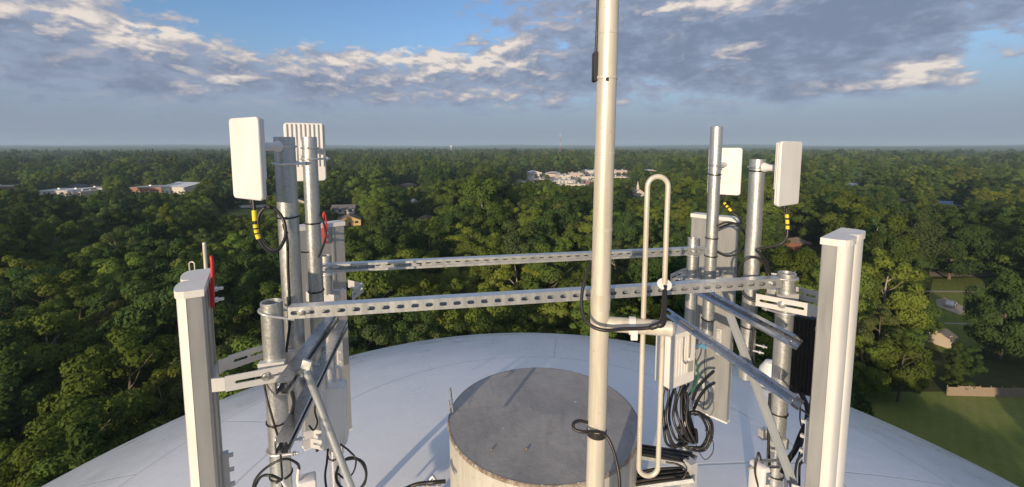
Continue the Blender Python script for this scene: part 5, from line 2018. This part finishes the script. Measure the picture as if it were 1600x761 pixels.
for (x0, x1, yv, dist) in KEEP:
    X_, Y_, D_ = pix(x, y, Hk[kind] * scale)
    rp = FPX * Rk[kind] * scale / D_
    hit = (np.hypot(x, y) < dist) & (y > 5) & (X_ + rp * 1.25 > x0) & (X_ - rp * 1.25 < x1) & (Y_ < yv) & (scale > 0)
    # height that would just clear
    _, dep = np.hypot(x, y), np.hypot(x, y)
    D0 = (yv - PY0) / FPX
    slope = (D0 * CP + SP) / (CP - D0 * SP)
    zmax = EYE.z - slope * y
    ns = np.clip(zmax / Hk[kind], 0, 1.3) * 0.98
    scale[hit] = np.where(ns[hit] > 0.36, np.minimum(scale[hit], ns[hit]), 0.0)

# the lawn below the fence stays open down to the rim of the dome
X_, Y_, D_ = pix(x, y, Hk[kind] * scale)
scale[(X_ > 1290) & (X_ < 1700) & (Y_ > 585) & (y > 4) & (np.hypot(x, y) < 95)] = 0.0
alive = scale > 0.3
x, y, kind, scale, rot = x[alive], y[alive], kind[alive], scale[alive], rot[alive]

# individuals: the ~276 that show largest
X_, Y_, D_ = pix(x, y, Hk[kind] * scale * 0.92)
inframe = (y > 4) & (X_ > -45) & (X_ < 1645) & (Y_ > 180) & (Y_ < 800)
# not behind the dome: the line from the lens to the upper crown misses the sphere
px_, py_, pz_ = x - EYE.x, y - EYE.y, Hk[kind] * scale * 0.85 - EYE.z
ln = np.sqrt(px_ ** 2 + py_ ** 2 + pz_ ** 2)
oc = EYE - TANK_C
b_ = (oc.x * px_ + oc.y * py_ + oc.z * pz_) / ln
disc = b_ ** 2 - (oc.length_squared - TANK_R ** 2)
vis = inframe & ~((disc > 0) & (b_ < 0))
size = np.where(vis, Rk[kind] * scale / D_, 0)
order = np.argsort(-size)
N_IND = 300 - len(HERO) - 2
ind = order[:N_IND]
mask = np.ones(len(x), bool)
mask[ind] = False


def region(px, py):
    if px < 285:
        return 'left of the left sector antenna'
    if px < 560:
        return 'behind the left pipes'
    if px < 920:
        return 'between the left pipes and the mast'
    if px < 1080:
        return 'between the mast and the right pipes'
    if px < 1290:
        return 'behind the right pipes'
    return 'right of the right sector antenna'


PROTO = {}


def make_tree(x, y, H, wf, kd, rot, label, group, name):
    k = KINDS_T[kd]
    s = H / k[2]
    root = thing(name, (x, y, 0), label, 'tree', group)
    root.rotation_euler = (0, 0, rot)
    root.scale = (s * wf, s * wf, s)
    for nm, lib in (('crown', CROWNS), ('trunk', TRUNKS)):
        src = PROTO.get((kd, nm))
        if src is None:
            o = bpy.data.objects.new(nm, lib[kd])
            PROTO[(kd, nm)] = o
        else:
            o = src.copy()
        COL.objects.link(o)
        o.parent = root
    return root


NAMES_T = ['broadleaf_tree', 'broadleaf_tree', 'broadleaf_tree', 'broadleaf_tree', 'evergreen_tree', 'broadleaf_tree', 'broadleaf_tree', 'broadleaf_tree', 'broadleaf_tree', 'broadleaf_tree', 'broadleaf_tree', 'evergreen_tree', 'broadleaf_tree']
for hxx, hyy, H, wf, kd, lab in hx:
    make_tree(hxx, hyy, H, wf * 0.84, kd, random.uniform(0, 6.28), lab, 'trees of the woods around the tank', NAMES_T[kd])
dk = np.sort(D_[ind])
t1, t2 = dk[len(dk) // 3], dk[2 * len(dk) // 3]
for i in ind:
    k = int(kind[i])
    band = 'nearest the tank' if D_[i] < t1 else ('further back' if D_[i] < t2 else 'deep in the woods')
    reg = region(X_[i], Y_[i])
    lab = f'{KINDS_T[k][8]} {reg}, {band}'
    make_tree(x[i], y[i], KINDS_T[k][2] * scale[i], 1.0, k, rot[i], lab, f'{KINDS_T[k][8]}s {reg}, {band}', NAMES_T[k])

# the rest of the woods, as one mass: the same crowns scattered by geometry nodes
fx, fy, fk, fs_, fr = x[mask], y[mask], kind[mask], scale[mask], rot[mask]
me = bpy.data.meshes.new('forest')
me.vertices.add(len(fx))
me.vertices.foreach_set('co', np.stack([fx, fy, np.zeros(len(fx))], 1).astype(np.float32).ravel())
a = me.attributes.new('pick', 'INT', 'POINT')
a.data.foreach_set('value', fk.astype(np.int32))
a = me.attributes.new('size', 'FLOAT', 'POINT')
a.data.foreach_set('value', fs_.astype(np.float32))
a = me.attributes.new('turn', 'FLOAT', 'POINT')
a.data.foreach_set('value', fr.astype(np.float32))
me.update()
fo = bpy.data.objects.new('forest', me)
COL.objects.link(fo)
tag(fo, 'dense green mixed woods reaching from the tank to the skyline', 'forest', kind='stuff')
ng = bpy.data.node_groups.new('scatter', 'GeometryNodeTree')
ng.interface.new_socket('Geometry', in_out='INPUT', socket_type='NodeSocketGeometry')
ng.interface.new_socket('Geometry', in_out='OUTPUT', socket_type='NodeSocketGeometry')
gi = ng.nodes.new('NodeGroupInput')
go = ng.nodes.new('NodeGroupOutput')


def attr(nm, ty):
    n = ng.nodes.new('GeometryNodeInputNamedAttribute')
    n.data_type = ty
    n.inputs['Name'].default_value = nm
    return [o for o in n.outputs if o.enabled and o.name == 'Attribute'][0]


join = ng.nodes.new('GeometryNodeJoinGeometry')
turn = attr('turn', 'FLOAT')
szo = attr('size', 'FLOAT')
pick = attr('pick', 'INT')
comb = ng.nodes.new('ShaderNodeCombineXYZ')
ng.links.new(turn, comb.inputs[2])
for i in range(len(KINDS_T)):
    oi = ng.nodes.new('GeometryNodeObjectInfo')
    if (i, 'crown') not in PROTO:
        o = bpy.data.objects.new('crown', CROWNS[i])
        COL.objects.link(o)
        PROTO[(i, 'crown')] = o
    oi.inputs['Object'].default_value = PROTO[(i, 'crown')]
    oi.inputs['As Instance'].default_value = True
    cmp_ = ng.nodes.new('FunctionNodeCompare')
    cmp_.data_type = 'INT'
    cmp_.operation = 'EQUAL'
    ints = [s for s in cmp_.inputs if s.enabled]
    ng.links.new(pick, ints[0])
    ints[1].default_value = i
    ip = ng.nodes.new('GeometryNodeInstanceOnPoints')
    ng.links.new(gi.outputs[0], ip.inputs['Points'])
    ng.links.new(cmp_.outputs[0], ip.inputs['Selection'])
    ng.links.new(oi.outputs['Geometry'], ip.inputs['Instance'])
    ng.links.new(comb.outputs[0], ip.inputs['Rotation'])
    ng.links.new(szo, ip.inputs['Scale'])
    ng.links.new(ip.outputs[0], join.inputs[0])
ng.links.new(join.outputs[0], go.inputs[0])
md = fo.modifiers.new('scatter', 'NODES')
md.node_group = ng
print('TREES', len(x), 'individuals', len(ind) + len(hx), 'stuff', len(fx))

# ================================================================== haze
HZ = True
if HZ:
    mb = MB()
    mb.box((0, 0, 64.5), (2 * HALF - 10 + 60, 2 * HALF + 50, 131))
    hz = mb.build('haze', None or bpy.data.materials.new('haze air'))
    m = hz.data.materials[0]
    m.use_nodes = True
    t = NT(m.node_tree)
    t.n.clear()
    vp = t.n.new('ShaderNodeVolumePrincipled')
    vp.inputs['Color'].default_value = (0.62, 0.82, 1.0, 1)
    vp.inputs['Density'].default_value = 0.00013
    vp.inputs['Anisotropy'].default_value = 0.0
    mo = t.n.new('ShaderNodeOutputMaterial')
    t.l.new(vp.outputs[0], mo.inputs['Volume'])
    tag(hz, kind='stuff')
